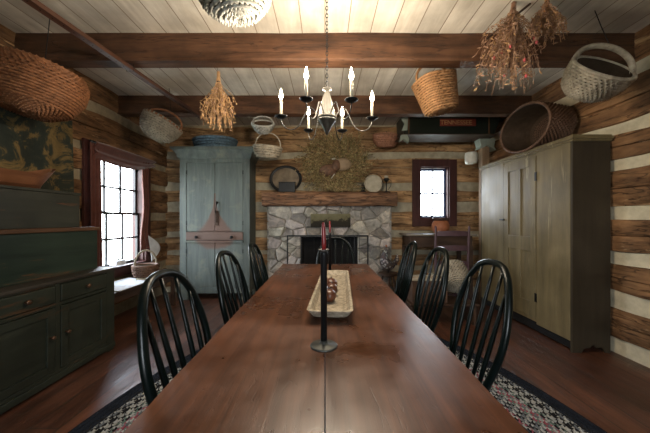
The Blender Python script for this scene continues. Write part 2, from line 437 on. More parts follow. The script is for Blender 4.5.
# windows -------------------------------------------------------------
def window(n, F, s0, s1, z0, z1, cols, rows, double, sashm, casem, cw=.10):
    """F(s, o, z): o>0 into the room. frame, casing, sashes and panes"""
    def bx(mb, a, b, o0, o1, c, d, mi=0):
        vs = [F(s, o, z) for s in (a, b) for o in (o0, o1) for z in (c, d)]
        mb.add(vs, [(0, 1, 3, 2), (4, 6, 7, 5), (0, 4, 5, 1), (2, 3, 7, 6), (0, 2, 6, 4), (1, 5, 7, 3)], mi)
    mb = MB()   # casing + jamb
    bx(mb, s0-cw, s0, 0, .03, z0-cw, z1+cw); bx(mb, s1, s1+cw, 0, .03, z0-cw, z1+cw)
    bx(mb, s0, s1, 0, .03, z1, z1+cw); bx(mb, s0, s1, 0, .03, z0-cw, z0)
    bx(mb, s0-.005, s0+.018, -.16, .0, z0, z1); bx(mb, s1-.018, s1+.005, -.16, .0, z0, z1)
    bx(mb, s0, s1, -.16, .0, z1-.018, z1+.005); bx(mb, s0, s1, -.16, .05, z0-.01, z0+.02)
    root = struct(mb.build('window_%d' % n, casem, bevel=.003))
    a, b_, c, d = s0+.018, s1-.018, z0+.02, z1-.018
    sashes = [(c, (c+d)/2+.015, -.09), ((c+d)/2-.015, d, -.12)] if double else [(c, d, -.10)]
    for (q0, q1, o) in sashes:
        mb = MB(); t = .032
        bx(mb, a, a+t, o, o+.028, q0, q1); bx(mb, b_-t, b_, o, o+.028, q0, q1)
        bx(mb, a+t, b_-t, o, o+.028, q0, q0+t); bx(mb, a+t, b_-t, o, o+.028, q1-t, q1)
        for i in range(1, cols):
            s = a+t+(b_-a-2*t)*i/cols; bx(mb, s-.014, s+.014, o+.004, o+.024, q0+t, q1-t)
        for i in range(1, rows):
            z = q0+t+(q1-q0-2*t)*i/rows; bx(mb, a+t, b_-t, o+.005, o+.023, z-.013, z+.013)
        sa = mb.build('sash', sashm, root)
        mb = MB(); vs = [F(s, o+.014, z) for s, z in ((a+t, q0+t), (b_-t, q0+t), (b_-t, q1-t), (a+t, q1-t))]
        mb.add(vs, [(0, 1, 2, 3)]); mb.build('pane', M['glass'], sa, recalc=False)
    return root
FL = lambda s, o, z: (-W+o, s, z)
FB = lambda s, o, z: (s, YB-o, z)
FR = lambda s, o, z: (s, YF+o, z)
window(1, FL, *WL, 3, 2, True, M['sash'], M['casing'], .11)
window(2, FB, *WB, 2, 2, False, M['sashglow'], M['casing'], .125)
window(3, FR, *FILL_WIN[0], 3, 2, True, M['sash'], M['casing'])  # added rear window, out of view, lets in fill daylight

# ------------------------------------------------------------------ outside
mb = MB()
mb.grid(lambda u, v: (-20+u*40, -20+v*46, -.45+.1*noise.noise(Vector((u*9, v*9, 0)))), 30, 30)
tag(struct(mb.build('bounce_yard', plain('pale bounce ground', (.52, .53, .46), .9, 0, .1, .15, .2, 6))))  # yard ground coloured pale to bounce daylight up onto the ceiling
def bush(x, y, r, lab):
    mb = MB(); q = random.Random(int(x*31+y*7))
    for i in range(260):
        d = Vector((q.gauss(0, 1), q.gauss(0, 1), q.gauss(0, 1))).normalized()*r*(.75+.25*q.random())
        p = Vector((0, 0, r*.7))+Vector((d.x, d.y, d.z*.9))
        if p.z < -.1: continue
        mb.ball(p, r*.16, 0, 6, 4, (1, 1, .7))
    t = thing('garden_shrub', lab, 'shrub', (x, y, -.45)); mb.build('foliage', plain('shrub leaves', (.12, .24, .07), .8, 0, .2, .4), t)
    MB().tube([(0, 0, 0), (.03, 0, r*.6)], [.07, .04]).build('trunk', M['dkwoody'], t)
bush(-7.2, 5.6, 1.0, 'green shrub in the yard outside the curtained left window')

# ------------------------------------------------------------------ dining table
t = thing('dining_table', 'long brown plank dining table with a centre seam', 'table', (0, 0, 0))
mb = MB()
def wavy(side):
    def f(y): return side*(.427+.006*noise.noise(Vector((y*4, side*3, 0))))
    return f
def top_half(x_in, fo):
    n = 90; vs = []
    for i in range(n+1):
        y = .36+(2.8-.36)*i/n
        xo = fo(y); sg = 1 if xo > 0 else -1
        vs += [(x_in, y, .725), (x_in, y, .76), (xo-sg*.006, y, .76), (xo, y, .752), (xo, y, .735), (xo-sg*.006, y, .725)]
    fs = [(i*6+j, (i+1)*6+j, (i+1)*6+(j+1) % 6, i*6+(j+1) % 6) for i in range(n) for j in range(6)]
    fs += [tuple(range(5, -1, -1)), tuple(n*6+j for j in range(6))]
    mb.add(vs, fs)
top_half(-.0015, wavy(-1)); top_half(.0015, wavy(1))
mb.build('tabletop', M['table'], t)
mb = MB()
mb.box(-.33, .33, .55, .575, .62, .725).box(-.33, .33, 2.62, 2.645, .62, .725).box(-.345, -.32, .57, 2.63, .62, .725).box(.32, .345, .57, 2.63, .62, .725)
mb.build('apron', M['dkwoody'], t)
for x in (-.33, .33):
    for y in (.56, 2.64):
        mb = MB().tube([(x, y, 0), (x, y, .25), (x, y, .6), (x, y, .725)], [.022, .03, .036, .036], 10); mb.build('leg', M['dkwoody'], t)

# ------------------------------------------------------------------ windsor chairs
def bow(i, n, wide=.222, h=.53, lean=.20):
    """hoop point, i in 0..n, local: back of the seat at y=-.17"""
    a = PI*i/n
    x = -math.cos(a); z = math.sin(a)
    # slightly pinched at the seat
    zz = h*(z**.78)
    w = wide*(abs(x)**.72)*(1 if x > 0 else -1)*(.64+.36*math.sin(PI/2*min(1, zz/(h*.60))))
    return Vector((w, -.175-lean*zz-.03*(1-abs(x)), .455+zz))
def make_chair():
    t = thing('windsor_chair', 'x', 'chair')
    mb = MB(); n = 40
    ring = []
    for k in range(n):
        a = 2*PI*k/n; ca, sa = math.cos(a), math.sin(a)
        x = .215*abs(ca)**.75*(1 if ca > 0 else -1)*(1.0+.06*sa); y = .20*abs(sa)**.8*(1 if sa > 0 else -1)
        ring.append((x, y))
    vs = []; lv = [(.80, .418), (.97, .428), (1.0, .44), (.98, .455), (.8, .452), (.45, .443), (.02, .442)]
    for (s, z) in lv:
        for (x, y) in ring: vs.append((x*s, y*s, z))
    m = n
    fs = [(i*m+j, i*m+(j+1) % m, (i+1)*m+(j+1) % m, (i+1)*m+j) for i in range(len(lv)-1) for j in range(m)]
    fs += [tuple(range(m-1, -1, -1)), tuple((len(lv)-1)*m+j for j in range(m))]
    mb.add(vs, fs); mb.build('seat', M['black'], t, smooth=True)
    pts = [bow(i, 36) for i in range(37)]
    MB().tube(pts, [.0155]*37, 10).build('bow', M['black'], t, smooth=True)
    for k in range(5):
        u = (k-2)/2.0*.86
        xb = u*.140; 
        best = min(range(1, 36), key=lambda i: abs(pts[i].x-u*.178) if pts[i].z > .60 else 9)
        tp = pts[best]
        bt = Vector((xb, -.16-.01*(1-abs(u)), .45))
        ps = [bt.lerp(tp, q) for q in (0, .25, .5, .8, 1)]
        MB().tube(ps, [.0075, .0105, .0105, .008, .007], 8).build('spindle', M['black'], t, smooth=True)
    legs = []
    for sx in (-1, 1):
        for sy in (-1, 1):
            a = Vector((sx*.145, sy*.125, .43)); e = Vector((sx*.20, sy*.19 if sy > 0 else -.21, 0.0))
            ps = [a.lerp(e, q) for q in (0, .1, .25, .45, .5, .55, .62, .8, 1)]
            MB().tube(ps, [.011, .013, .018, .019, .012, .019, .013, .017, .010], 10).build('leg', M['black'], t, smooth=True)
            legs.append((a, e))
    def at(l, q): return l[0].lerp(l[1], q)
    A = [at(legs[0], .58), at(legs[1], .58)]; B = [at(legs[2], .58), at(legs[3], .58)]
    for q in (A, B): MB().tube([q[0], q[0].lerp(q[1], .5), q[1]], [.007, .012, .007], 8).build('stretcher', M['black'], t, smooth=True)
    MB().tube([A[0].lerp(A[1], .5), A[0].lerp(A[1], .5).lerp(B[0].lerp(B[1], .5), .5), B[0].lerp(B[1], .5)], [.007, .012, .007], 8).build('stretcher', M['black'], t, smooth=True)
    return t
# local +y is the front of the seat.
def ang(d): return math.radians(d)
spots = [((-.305, 1.045), -90, 'black bow-back chair nearest the camera on the hutch side of the table'),
         ((-.32, 1.72), -91, 'black bow-back chair in the middle of the left row beside the table'),
         ((-.30, 2.33), -88, 'black bow-back chair on the left, last before the stone fireplace'),
         ((.495, 1.33), 90, 'black bow-back chair nearest the camera, in front of the olive cupboard'),
         ((.505, 1.95), 91, 'black bow-back chair in the middle of the right row beside the table'),
         ((.48, 2.50), 86, 'black bow-back chair on the right nearest to the fireplace'),
         ((.12, 2.94), 180, 'black bow-back chair at the far end of the table facing the camera')]
c0 = make_chair()
for i, (p, a, lab) in enumerate(spots):
    c = c0 if i == 0 else copy_thing(c0)
    c.location = (p[0], p[1], .012 if i < 7 else 0); c.rotation_euler = (0, 0, ang(a)); c['label'] = lab; c['group'] = 'black bow-back chairs around the table'

# ------------------------------------------------------------------ braided rug
t = thing('braided_rug', 'oval braided rug, navy border with grey, white and pink braids, under the table', 'rug', (.07, 1.15, 0))
RA, RB = 1.54, 2.38
cols = [plain('navy braid', (.013, .016, .023), .9, 0, .1), plain('black braid', (.015, .015, .016), .9, 0, .1), plain('off white braid', (.32, .32, .30), .9, 0, .1),
        plain('grey braid', (.12, .13, .14), .9, 0, .1), plain('pink braid', (.24, .065, .085), .9, 0, .1), plain('green grey braid', (.10, .14, .12), .9, 0, .1)]
mb = MB(); bw = .036
pat = [(0, 0, 0), (0, 0, 0), (0, 0, 1), (2, 1, 3), (2, 1, 1), (2, 1, 2), (2, 5, 1), (2, 4, 3), (4, 5, 2), (2, 1, 3), (3, 2, 1), (1, 4, 2), (0, 1, 1), (2, 1, 3), (3, 2, 5), (1, 1, 4), (0, 0, 1)]
for k, cs in enumerate(pat):
    a, b_ = RA-bw*(k+.5), RB-bw*(k+.5)
    L_ = 2*PI*math.sqrt((a*a+b_*b_)/2); nb = int(L_/.075); N_ = nb*8
    for s in range(3):
        ph = 2*PI*s/3; pts = []
        for i in range(N_):
            th = 2*PI*i/N_; w = 2*PI*i/8+ph
            nx, ny = math.cos(th)*b_, math.sin(th)*a; q = math.hypot(nx, ny); nx /= q; ny /= q
            o = math.sin(w)*bw*.27; z = .007+.003*math.cos(2*w)
            pts.append((math.cos(th)*a+nx*o, math.sin(th)*b_+ny*o, z))
        mb.tube(pts, bw*.22, 4, cs[s], closed=True, up=(0, 0, 1), flat=1.3)
mb.build('braid_rings', cols, t, smooth=True, recalc=False)
mb = MB(); n = 64; a, b_ = RA-bw*len(pat)+.01, RB-bw*len(pat)+.01
mb.add([(math.cos(2*PI*i/n)*a, math.sin(2*PI*i/n)*b_, .010) for i in range(n)]+[(math.cos(2*PI*i/n)*(RA-.02), math.sin(2*PI*i/n)*(RB-.02), .002) for i in range(n)],
       [tuple(range(n))]+[(i, (i+1) % n, n+(i+1) % n, n+i) for i in range(n)])
mb.build('rug_center', [cols[3]], t, recalc=False)

# ------------------------------------------------------------------ woven baskets
def resample(prof, n):
    P = [Vector(p) for p in prof]; d = [0]
    for a, b in zip(P[:-1], P[1:]): d.append(d[-1]+(b-a).length)
    out = []
    for i in range(n):
        s = d[-1]*i/(n-1); k = max(j for j in range(len(P)) if d[j] <= s+1e-9); k = min(k, len(P)-2)
        q = (s-d[k])/max(1e-9, d[k+1]-d[k]); out.append(P[k].lerp(P[k+1], q))
    return out
def basket(name, label, loc, rot, a, b, prof, rows, stakes, mat, rimmat=None, handle=None, sq=1.0, group=None, hang=None, cat='basket', amp=1.0, fill=None, hmat=None, hup=None):
    """prof: (radius factor, z) from bottom centre to rim. a, b: half widths. handle: (height above the rim, axis 0/1, radius)"""
    t = thing(name, label, cat, loc, rot, group)
    prof = [(p[0]/a, p[1]) for p in resample([(p[0]*a, p[1]) for p in prof], rows)]
    step = (Vector((prof[1][0]*a, prof[1][1]))-Vector((prof[0][0]*a, prof[0][1]))).length
    r = step*.56
    mb = MB(); ns = int(stakes*1.35)*2
    def outl(th):
        c, s = math.cos(th), math.sin(th)
        return (abs(c)**sq*(1 if c > 0 else -1), abs(s)**sq*(1 if s > 0 else -1))
    def nrm(k, th):
        p0, p1 = prof[max(0, k-1)], prof[min(rows-1, k+1)]
        dr, dz = (p1[0]-p0[0])*a, p1[1]-p0[1]; q = math.hypot(dr, dz) or 1
        nr, nz = dz/q, -dr/q
        return Vector((nr*math.cos(th), nr*math.sin(th), nz))
    for k in range(rows):
        rr, z = prof[k]
        if rr < .06: continue
        st = ns if rr > .35 else max(10, ns//2)
        pts = []
        for i in range(st):
            th = 2*PI*i/st; x, y = outl(th)
            off = (r*1.0*amp if (i+k) % 2 else -r*.4)
            pts.append(Vector((x*rr*a, y*rr*b, z))+nrm(k, th)*off)
        mb.tube(pts, r, 5, 0, closed=True, flat=.55, up=(0, 0, 1) if True else None)
    # stakes
    for i in range(stakes):
        th = 2*PI*(i+.25)/stakes; x, y = outl(th); pts = []
        for k in range(0, rows, max(1, rows//8)):
            rr, z = prof[k]; pts.append(Vector((x*rr*a, y*rr*b, z)))
        rr, z = prof[-1]; pts.append(Vector((x*rr*a, y*rr*b, z)))
        mb.tube(pts, r*.5, 4, 0)
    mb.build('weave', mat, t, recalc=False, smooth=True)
    # dark shell just inside, added so the weave gaps read as shade
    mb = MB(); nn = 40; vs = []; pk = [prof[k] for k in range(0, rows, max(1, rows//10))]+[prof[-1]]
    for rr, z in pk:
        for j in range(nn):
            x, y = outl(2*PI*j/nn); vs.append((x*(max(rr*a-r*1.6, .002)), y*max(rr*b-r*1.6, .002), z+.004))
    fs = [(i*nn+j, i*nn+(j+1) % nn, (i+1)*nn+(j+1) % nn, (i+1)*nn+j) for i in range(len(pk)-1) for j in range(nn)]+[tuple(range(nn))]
    mb.add(vs, fs); mb.build('weave_shade', M['inner'], t, recalc=False)
    rr, z = prof[-1]; pts = []
    for j in range(48):
        x, y = outl(2*PI*j/48); pts.append((x*rr*a, y*rr*b, z))
    MB().tube(pts, max(r*1.15, .006), 8, closed=True).build('rim', rimmat or mat, t, smooth=True)
    if handle:
        hh, ax, hr = handle; pts = []
        A_ = (a, b)[ax]*rr
        for i in range(25):
            q = PI*i/24; u = -math.cos(q)*A_*1.0; w = math.sin(q)**.85*hh+z-.01
            if hup: pts.append(Vector((u, 0, z-.01))+Vector(hup)*(w-z+.01))
            else: pts.append((u, 0, w) if ax == 0 else (0, u, w))
        MB().tube(pts, hr, 6, flat=2.2, up=(0, 1, 0) if ax == 0 else (1, 0, 0)).build('handle', hmat or rimmat or mat, t, smooth=True)
    if hang:
        # iron hook from the handle top to the beam or ceiling point (world)
        Mx = Matrix.Translation(loc) @ (Matrix.Rotation(rot[2], 4, 'Z') @ Matrix.Rotation(rot[1], 4, 'Y') @ Matrix.Rotation(rot[0], 4, 'X'))
        top = Mx @ (Vector((0, 0, z))+Vector(hup)*(handle[0]+.0) if hup else Vector((0, 0, z+(handle[0] if handle else 0))))
        inv = Mx.inverted(); e = Vector(hang)
        ps = [top+Vector((0, 0, -.012)), top+Vector((.008, 0, -.004)), top+Vector((.002, 0, .012)), top.lerp(e, .5), e]
        MB().tube([inv @ p for p in ps], .003, 6).build('hook', M['iron'], t)
    return t
BOWL = [(.02, 0), (.45, .01), (.78, .07), (.95, .17), (1, .27)]
def sp(prof, h): 
    zm = prof[-1][1]; return [(r, z/zm*h) for r, z in prof]
basket('wicker_basket', 'large brown round-bellied wicker basket hanging over the hutch, upper left', (-2.27, 2.12, 2.015), (ang(-8), ang(13), ang(2)), .335, .24, sp([(.02, 0), (.5, .012), (.82, .08), (.98, .2), (.97, .3), (.84, .36)], .36), 28, 34, M['wicker'], handle=(.04, 1, .008), hang=(-2.12, 2.16, 2.78))
basket('wicker_basket', 'pale speckled basket hanging from the ceiling boards, cut by the top edge', (-.46, 1.5, 2.29), (ang(12), ang(-8), 0), .185, .17, sp([(.02, 0), (.5, .01), (.85, .07), (1, .16), (.97, .24)], .21), 15, 20, M['wickerwhite'], handle=(.14, 0, .006), hang=(-.46, 1.5, 2.78), amp=1.4)
basket('wicker_basket', 'small whitish brown basket hanging above the curtained window', (-2.01, 3.28, 2.18), (ang(-12), ang(26), ang(6)), .215, .17, sp(BOWL, .21), 15, 20, M['wickerpale'], rimmat=M['wicker'], handle=(.16, 0, .006), hang=(-1.86, 3.34, 2.78), amp=1.3)
basket('wicker_basket', 'tilted golden brown basket hanging right of the chandelier', (1.09, 2.62, 2.225), (ang(-4), ang(-14), ang(14)), .175, .135, sp([(.02, 0), (.70, .005), (.76, .02), (.88, .15), (1, .27)], .30), 20, 22, M['wickergold'], handle=(.16, 0, .006), sq=.6, hang=(1.02, 2.55, 2.78), amp=1.2)
basket('wicker_basket', 'pale grey oval basket with hoop handle hanging at the upper right by the log wall', (2.035, 2.24, 2.19), (ang(52), ang(14), ang(-4)), .21, .16, sp(BOWL, .22), 18, 26, M['wickerpale'], handle=(.17, 0, .010), hup=(-.05, .78, .62), hang=(2.02, 2.10, 2.78), amp=1.2, hmat=M['wickerpale'])
basket('wicker_basket', 'big dark brown basket lying on its side on top of the olive cupboard', (2.535, 3.13, 2.215), (0, ang(-90), ang(4)), .25, .35, sp([(.02, 0), (.75, .005), (.88, .03), (.97, .2), (1, .33)], .34), 26, 34, M['wickerdk'])
basket('wicker_basket', 'dark blue woven basket standing on the blue armoire cornice', (-1.70, 4.34, 2.285), (0, 0, 0), .30, .20, sp([(.02, 0), (.8, .004), (.87, .02), (1, .16)], .15), 11, 30, M['wickerblue'], handle=None, amp=1.6)
basket('wicker_basket', 'small pale flared basket hung from the far beam above a handled basket', (-.79, 3.60, 2.33), (ang(38), 0, ang(8)), .13, .11, sp([(.02, 0), (.5, .01), (.8, .06), (1, .12)], .11), 9, 14, M['wickerwhite'], handle=(.10, 0, .004), hang=(-.79, 3.60, 2.55), amp=1.3)
basket('wicker_basket', 'small pale handled basket hanging lowest, left of the mantel', (-.75, 3.62, 2.02), (ang(6), ang(6), 0), .165, .11, sp([(.02, 0), (.7, .004), (.85, .03), (1, .1)], .12), 9, 18, M['wickerpale'], handle=(.19, 0, .004), hang=(-.76, 3.62, 2.38), amp=1.3)
basket('wicker_basket', 'shallow reddish oval basket mounted on the log wall above the mantel', (.955, 4.42, 2.36), (ang(14), 0, 0), .19, .13, sp([(.02, 0), (.7, .01), (.93, .06), (1, .14)], .17), 12, 22, M['wickerred'], handle=(.05, 0, .005), hang=(.96, 4.60, 2.62))

# ------------------------------------------------------------------ dried flowers
def dried(name, label, loc, top, length, spread, n, seed, mats, leafs=7, leaf=.012, tilt=(0, 0), buds=0, hook_to=None, stick=None):
    q = random.Random(seed); t = thing(name, label, 'dried flowers', loc)
    st = MB(); lf = MB(); bd = MB()
    for i in range(n):
        a = q.random()*2*PI; rr = math.sqrt(q.random())*spread; L_ = length*(.45+.6*q.random())
        e = Vector((math.cos(a)*rr+tilt[0], math.sin(a)*rr*.7+tilt[1], -L_))
        m1 = Vector((e.x*.15, e.y*.15, -L_*.28)); m2 = Vector((e.x*.75+q.gauss(0, .015), e.y*.75, -L_*.68))
        pts = [Vector((q.gauss(0, .006), q.gauss(0, .006), top)), m1, m2, e]
        st.tube(pts, .0014, 3)
        if i < buds: bd.ball(e, .009, 0, 7, 5, (1, 1, 1.5))
        for k in range(leafs):
            s = .25+.75*(k+q.random())/leafs; s = min(s, .999)*3; j = int(s); p = pts[j].lerp(pts[j+1], s-j)
            d = Vector((q.gauss(0, 1), q.gauss(0, 1), q.gauss(-.5, 1))).normalized(); u = d.orthogonal().normalized()
            l = leaf*(.6+.9*q.random()); w = l*.42
            p = p+d*l*.4
            cdep = d.cross(u)*w*.5
            lf.add([p-d*l, p+u*w, p+d*l, p-u*w, p+cdep, p-cdep], [(0, 1, 4), (1, 2, 4), (2, 3, 4), (3, 0, 4), (1, 0, 5), (2, 1, 5), (3, 2, 5), (0, 3, 5)], q.choice((0, 0, 0, 1)))
    st.build('stems', mats[0], t, recalc=False); o = lf.build('leaves', [mats[1], mats[2]], t, recalc=False)
    o['kind'] = 'stuff'
    if buds: bd.build('buds', M['berry'], t)
    MB().tube([(.012*math.cos(x*PI/6), .012*math.sin(x*PI/6), -length*.07) for x in range(12)], .004, 5, closed=True).build('tie', M['iron'], t)
    if hook_to: MB().tube([(0, 0, top-.01), Vector(hook_to)-Vector(loc)], .002, 5).build('hook', M['iron'], t)
    if stick: MB().tube(stick, .008, 6).build('stick', M['dkwoody'], t)
    return t
dried('dried_flowers', 'tan dried herb bunch hanging from the beam above the armoire', (-.97, 2.55, 2.49), .06, .46, .17, 130, 3, (M['herb'], M['herb'], M['herbpale']), 7, .015, hook_to=(-.97, 2.50, 2.58))
dried('dried_flowers', 'large bunch of dried pinkish flowers with red buds hanging upper right', (1.36, 2.02, 2.76), .02, .58, .25, 170, 4, (M['herbpale'], M['herbpale'], M['herb']), 10, .016, tilt=(-.04, 0), buds=10, stick=[(.12, 0, .0), (-.20, .0, -.26)])
dried('dried_flowers', 'smaller bunch of pale dried flowers at the top right, beside the larger one', (1.57, 1.98, 2.76), .02, .30, .13, 110, 5, (M['herb'], M['herbpale'], M['herb']), 10, .015)

# ------------------------------------------------------------------ long pole under the ceiling
t = thing('wooden_pole', 'long dark square pole with peg holes hung under the beams, left', 'pole', (-1.56, 3.70, 2.505))
d = Vector((-.29, -3.05, 0.0)); L_ = d.length; a = math.atan2(-d.x, -d.y)
X = Matrix.Rotation(-a, 4, 'Z')
mb = MB().box(-.028, .028, -L_, 0, -.016, .016, 0, X); mb.build('bar', wood('pole wood', (.04, .016, .009), (.12, .05, .028), 1, .5, 12, 10, .3), t, bevel=.003)
mb = MB()
for k in range(40):
    T = X @ Matrix.Translation((0, -.1-k*.07, -.0165)); mb.lathe([(.004, -.0006), (.004, .002)], 8, 0, T)
mb.build('peg_holes', M['sootblack'], t)  # flat dark discs painted on for the shade inside the holes
mb = MB()
for y in (2.42, 3.6):
    xx = -1.56-.29*(3.70-y)/3.05
    p = Vector((xx, y, 2.505))-Vector(t.location)
    mb.tube([p+Vector((-.033, 0, .045)), p+Vector((-.033, 0, -.02)), p+Vector((.028, 0, -.02)), p+Vector((.028, 0, .045))], .003, 6)
mb.build('strap', M['iron'], t)

# ------------------------------------------------------------------ chandelier
CX, CY = .012, 1.75
t = thing('candle_chandelier', 'six-arm tin chandelier with lit candle bulbs hanging on a chain over the table', 'chandelier', (CX, CY, 1.73))
prof = [(.002, 0), (.012, .018), (.030, .05), (.050, .082), (.058, .09), (.058, .098), (.052, .101), (.060, .106), (.060, .114), (.050, .118), (.054, .128), (.050, .135), (.043, .17), (.030, .22), (.018, .262), (.011, .272)]
MB().lathe(prof[:7], 28).build('lower_cone', M['darktin'], t, smooth=True)
MB().lathe(prof[6:], 28).build('upper_cone', M['tin'], t, smooth=True)
MB().lathe([(.008, .27), (.010, .278), (.028, .285), (.030, .290), (.014, .289), (.006, .292)], 20).build('finial', M['tin'], t, smooth=True)
mb = MB(); z = .30; k = 0
while z < 1.03:
    pts = []
    for i in range(14):
        q = 2*PI*i/14; u, w = .0065*math.cos(q), .0155*math.sin(q)
        pts.append((u, 0, z+w) if k % 2 else (0, u, z+w))
    mb.tube(pts, .0021, 6, closed=True); z += .0235; k += 1
mb.build('chain', M['iron'], t, smooth=True)
MB().tube([(0, 0, .285), (0, 0, .305)], .003, 6).build('loop', M['iron'], t)
R0 = .285
for k in range(6):
    an = ang((3, 67, 117, 183, 247, 297)[k])
    dx, dy = math.cos(an), math.sin(an)
    def P(r, z): return (dx*r, dy*r, z)
    ps = [P(.05, .115), P(.085, .16), P(.115, .165), P(.14, .12), P(.175, .055), P(.22, .03), P(.262, .045), P(R0, .085), P(R0, .105)]
    # smooth
    sm = []
    for i in range(len(ps)-1):
        p0 = Vector(ps[max(0, i-1)]); p1 = Vector(ps[i]); p2 = Vector(ps[i+1]); p3 = Vector(ps[min(len(ps)-1, i+2)])
        for s in range(4):
            u = s/4; sm.append(.5*((2*p1)+(-p0+p2)*u+(2*p0-5*p1+4*p2-p3)*u*u+(-p0+3*p1-3*p2+p3)*u**3))
    sm.append(Vector(ps[-1]))
    arm = MB().tube(sm, .0032, 6).build('arm', M['iron'] if k % 2 else M['tin'], t, smooth=True)
    X = Matrix.Translation((dx*R0, dy*R0, .105))
    MB().lathe([(.004, -.006), (.02, -.004), (.036, .006), (.037, .009), (.02, .002), (.012, .003), (.012, .02), (.0, .02)], 20, 0, X).build('drip_pan', M['iron'], arm, smooth=True)
    MB().lathe([(.0085, .004), (.0088, .108), (.006, .112), (.002, .112)], 14, 0, X).build('candle', M['candle'], arm, smooth=True)
    o = MB().lathe([(.003, .110), (.009, .118), (.0125, .130), (.010, .147), (.005, .164), (.0006, .180)], 12, 0, X).build('bulb', M['bulb'], arm, smooth=True)
    li = bpy.data.lights.new('candle_light', 'POINT'); li.energy = 6.6; li.color = (1, .84, .64); li.shadow_soft_size = .03
    lo = bpy.data.objects.new('candle_light', li); COL.objects.link(lo); lo.location = (CX+dx*R0, CY+dy*R0, 1.73+.105+.205)

# ------------------------------------------------------------------ table things
def candlestick(loc, label):
    t = thing('candlestick', label, 'candlestick', loc, group='tall black candlesticks on the dining table')
    MB().lathe([(.047, 0), (.048, .003), (.044, .006), (.018, .009), (.013, .014), (.0115, .02)], 32).build('base', plain('grey iron', (.05, .052, .045), .45, .5), t, smooth=True)
    MB().lathe([(.0115, .015), (.0115, .318), (.0125, .320), (.0125, .33), (.008, .33), (.0, .328)], 20).build('stem', M['iron'], t, smooth=True)
    MB().lathe([(.006, .328), (.016, .333), (.019, .338), (.008, .334)], 16).build('cup', M['tin'], t, smooth=True)
    MB().tube([(0, 0, .328), (.0005, 0, .36), (-.001, 0, .40), (-.0018, 0, .425), (-.002, 0, .432)], [.0078, .0078, .0074, .006, .003], 12).build('candle', M['red'], t, smooth=True)
    return t
candlestick((-.004, .978, .76), 'tall black candlestick with red candle, nearest the camera on the table')
candlestick((.040, 2.30, .76), 'tall black candlestick with red candle behind the wooden tray')
# dough tray
t = thing('wooden_tray', 'long pale weathered wooden trough lying along the table centre', 'tray', (.050, 1.68, .76), (0, 0, ang(-3.5)))
mb = MB()
def tray_ring(hx, hy, z, r=.03, n=6):
    out = []
    for (cx, cy, a0) in ((hx-r, hy-r, 0), (-hx+r, hy-r, PI/2), (-hx+r, -hy+r, PI), (hx-r, -hy+r, 1.5*PI)):
        for i in range(n):
            a = a0+PI/2*i/(n-1); out.append((cx+r*math.cos(a), cy+r*math.sin(a), z))
    return out
rings = [tray_ring(.058, .40, 0), tray_ring(.080, .45, .012), tray_ring(.098, .490, .046), tray_ring(.101, .495, .052), tray_ring(.089, .482, .052), tray_ring(.074, .45, .022), tray_ring(.055, .40, .014, .02)]
vs = [(x, y, z+.003*noise.noise(Vector((x*9, y*6, z*20)))) for r in rings for (x, y, z) in r]; m = len(rings[0])
mb.add(vs, [(i*m+j, i*m+(j+1) % m, (i+1)*m+(j+1) % m, (i+1)*m+j) for i in range(len(rings)-1) for j in range(m)]+[tuple(range(m-1, -1, -1)), tuple((len(rings)-1)*m+j for j in range(m))])
mb.build('trough', M['tray'], t, smooth=False)
def lump(loc, r, label, sc_, seed):
    mb = MB(); k, n = 14, 20; vs = []
    for i in range(k+1):
        for j in range(n):
            a = 2*PI*j/n; th = PI*i/k
            d = Vector((math.sin(th)*math.cos(a), math.sin(th)*math.sin(a), -math.cos(th)))
            rr = r*(1+.12*noise.noise(d*2.2+Vector((seed, 0, 0)))+.05*noise.noise(d*6))
            vs.append((d.x*rr*sc_[0], d.y*rr*sc_[1], r*sc_[2]*.93+d.z*rr*sc_[2]))
    mb.add(vs, [(i*n+j, i*n+(j+1) % n, (i+1)*n+(j+1) % n, (i+1)*n+j) for i in range(k) for j in range(n)])
    t = thing('dried_gourd', label, 'gourd', loc, group='brown gourds in the wooden tray')
    mb.build('body', M['gourd'], t, smooth=True)
    MB().tube([(0, 0, 2*r*sc_[2]*.9), (.003, .003, 2*r*sc_[2]*.93+.012)], [.005, .003], 6).build('stem', M['dkwoody'], t)
lump((.024, 1.46, .776), .034, 'glossy reddish brown gourd, nearest of three in the wooden tray', (1, 1.25, 1), 1)
lump((.038, 1.58, .776), .033, 'glossy reddish brown gourd, middle one of three in the wooden tray', (1, 1.2, 1.05), 2)
lump((.036, 1.71, .776), .036, 'glossy reddish brown gourd, farthest of three in the wooden tray', (1.1, 1.3, 1.0), 3)

# ------------------------------------------------------------------ armoire
AX, AY = -1.655, 4.20
t = thing('blue_armoire', 'tall worn blue grey painted armoire with heavy cornice, left of the fireplace', 'armoire', (AX, AY, 0))
w = .525
mb = MB(); mb.box(-w, w, .03, .36, .10, 2.15).box(-w, -w+.10, 0, .03, .10, 2.15).box(w-.10, w, 0, .03, .10, 2.15)
mb.box(-w+.10, w-.10, 0, .03, 2.06, 2.15).box(-w+.10, w-.10, 0, .03, .10, .19)
mb.box(-w, -w+.12, 0, .06, .0, .10).box(w-.12, w, 0, .06, .0, .10).box(-w, -w+.12, .30, .36, 0, .10).box(w-.12, w, .30, .36, 0, .10)
mb.build('carcass', M['armoire'], t, bevel=.003)
mb = MB()
prof = [(0, 2.12), (-.02, 2.13), (-.03, 2.15), (-.04, 2.19), (-.075, 2.235), (-.095, 2.245), (-.10, 2.28)]
for (y, z), (y2, z2) in zip(prof[:-1], prof[1:]):
    vs = [(-w+y, y, z), (w-y, y, z), (w-y, .36, z), (-w+y, .36, z), (-w+y2, y2, z2), (w-y2, y2, z2), (w-y2, .36, z2), (-w+y2, .36, z2)]
    mb.add(vs, [(0, 1, 5, 4), (1, 2, 6, 5), (3, 0, 4, 7), (2, 3, 7, 6)])
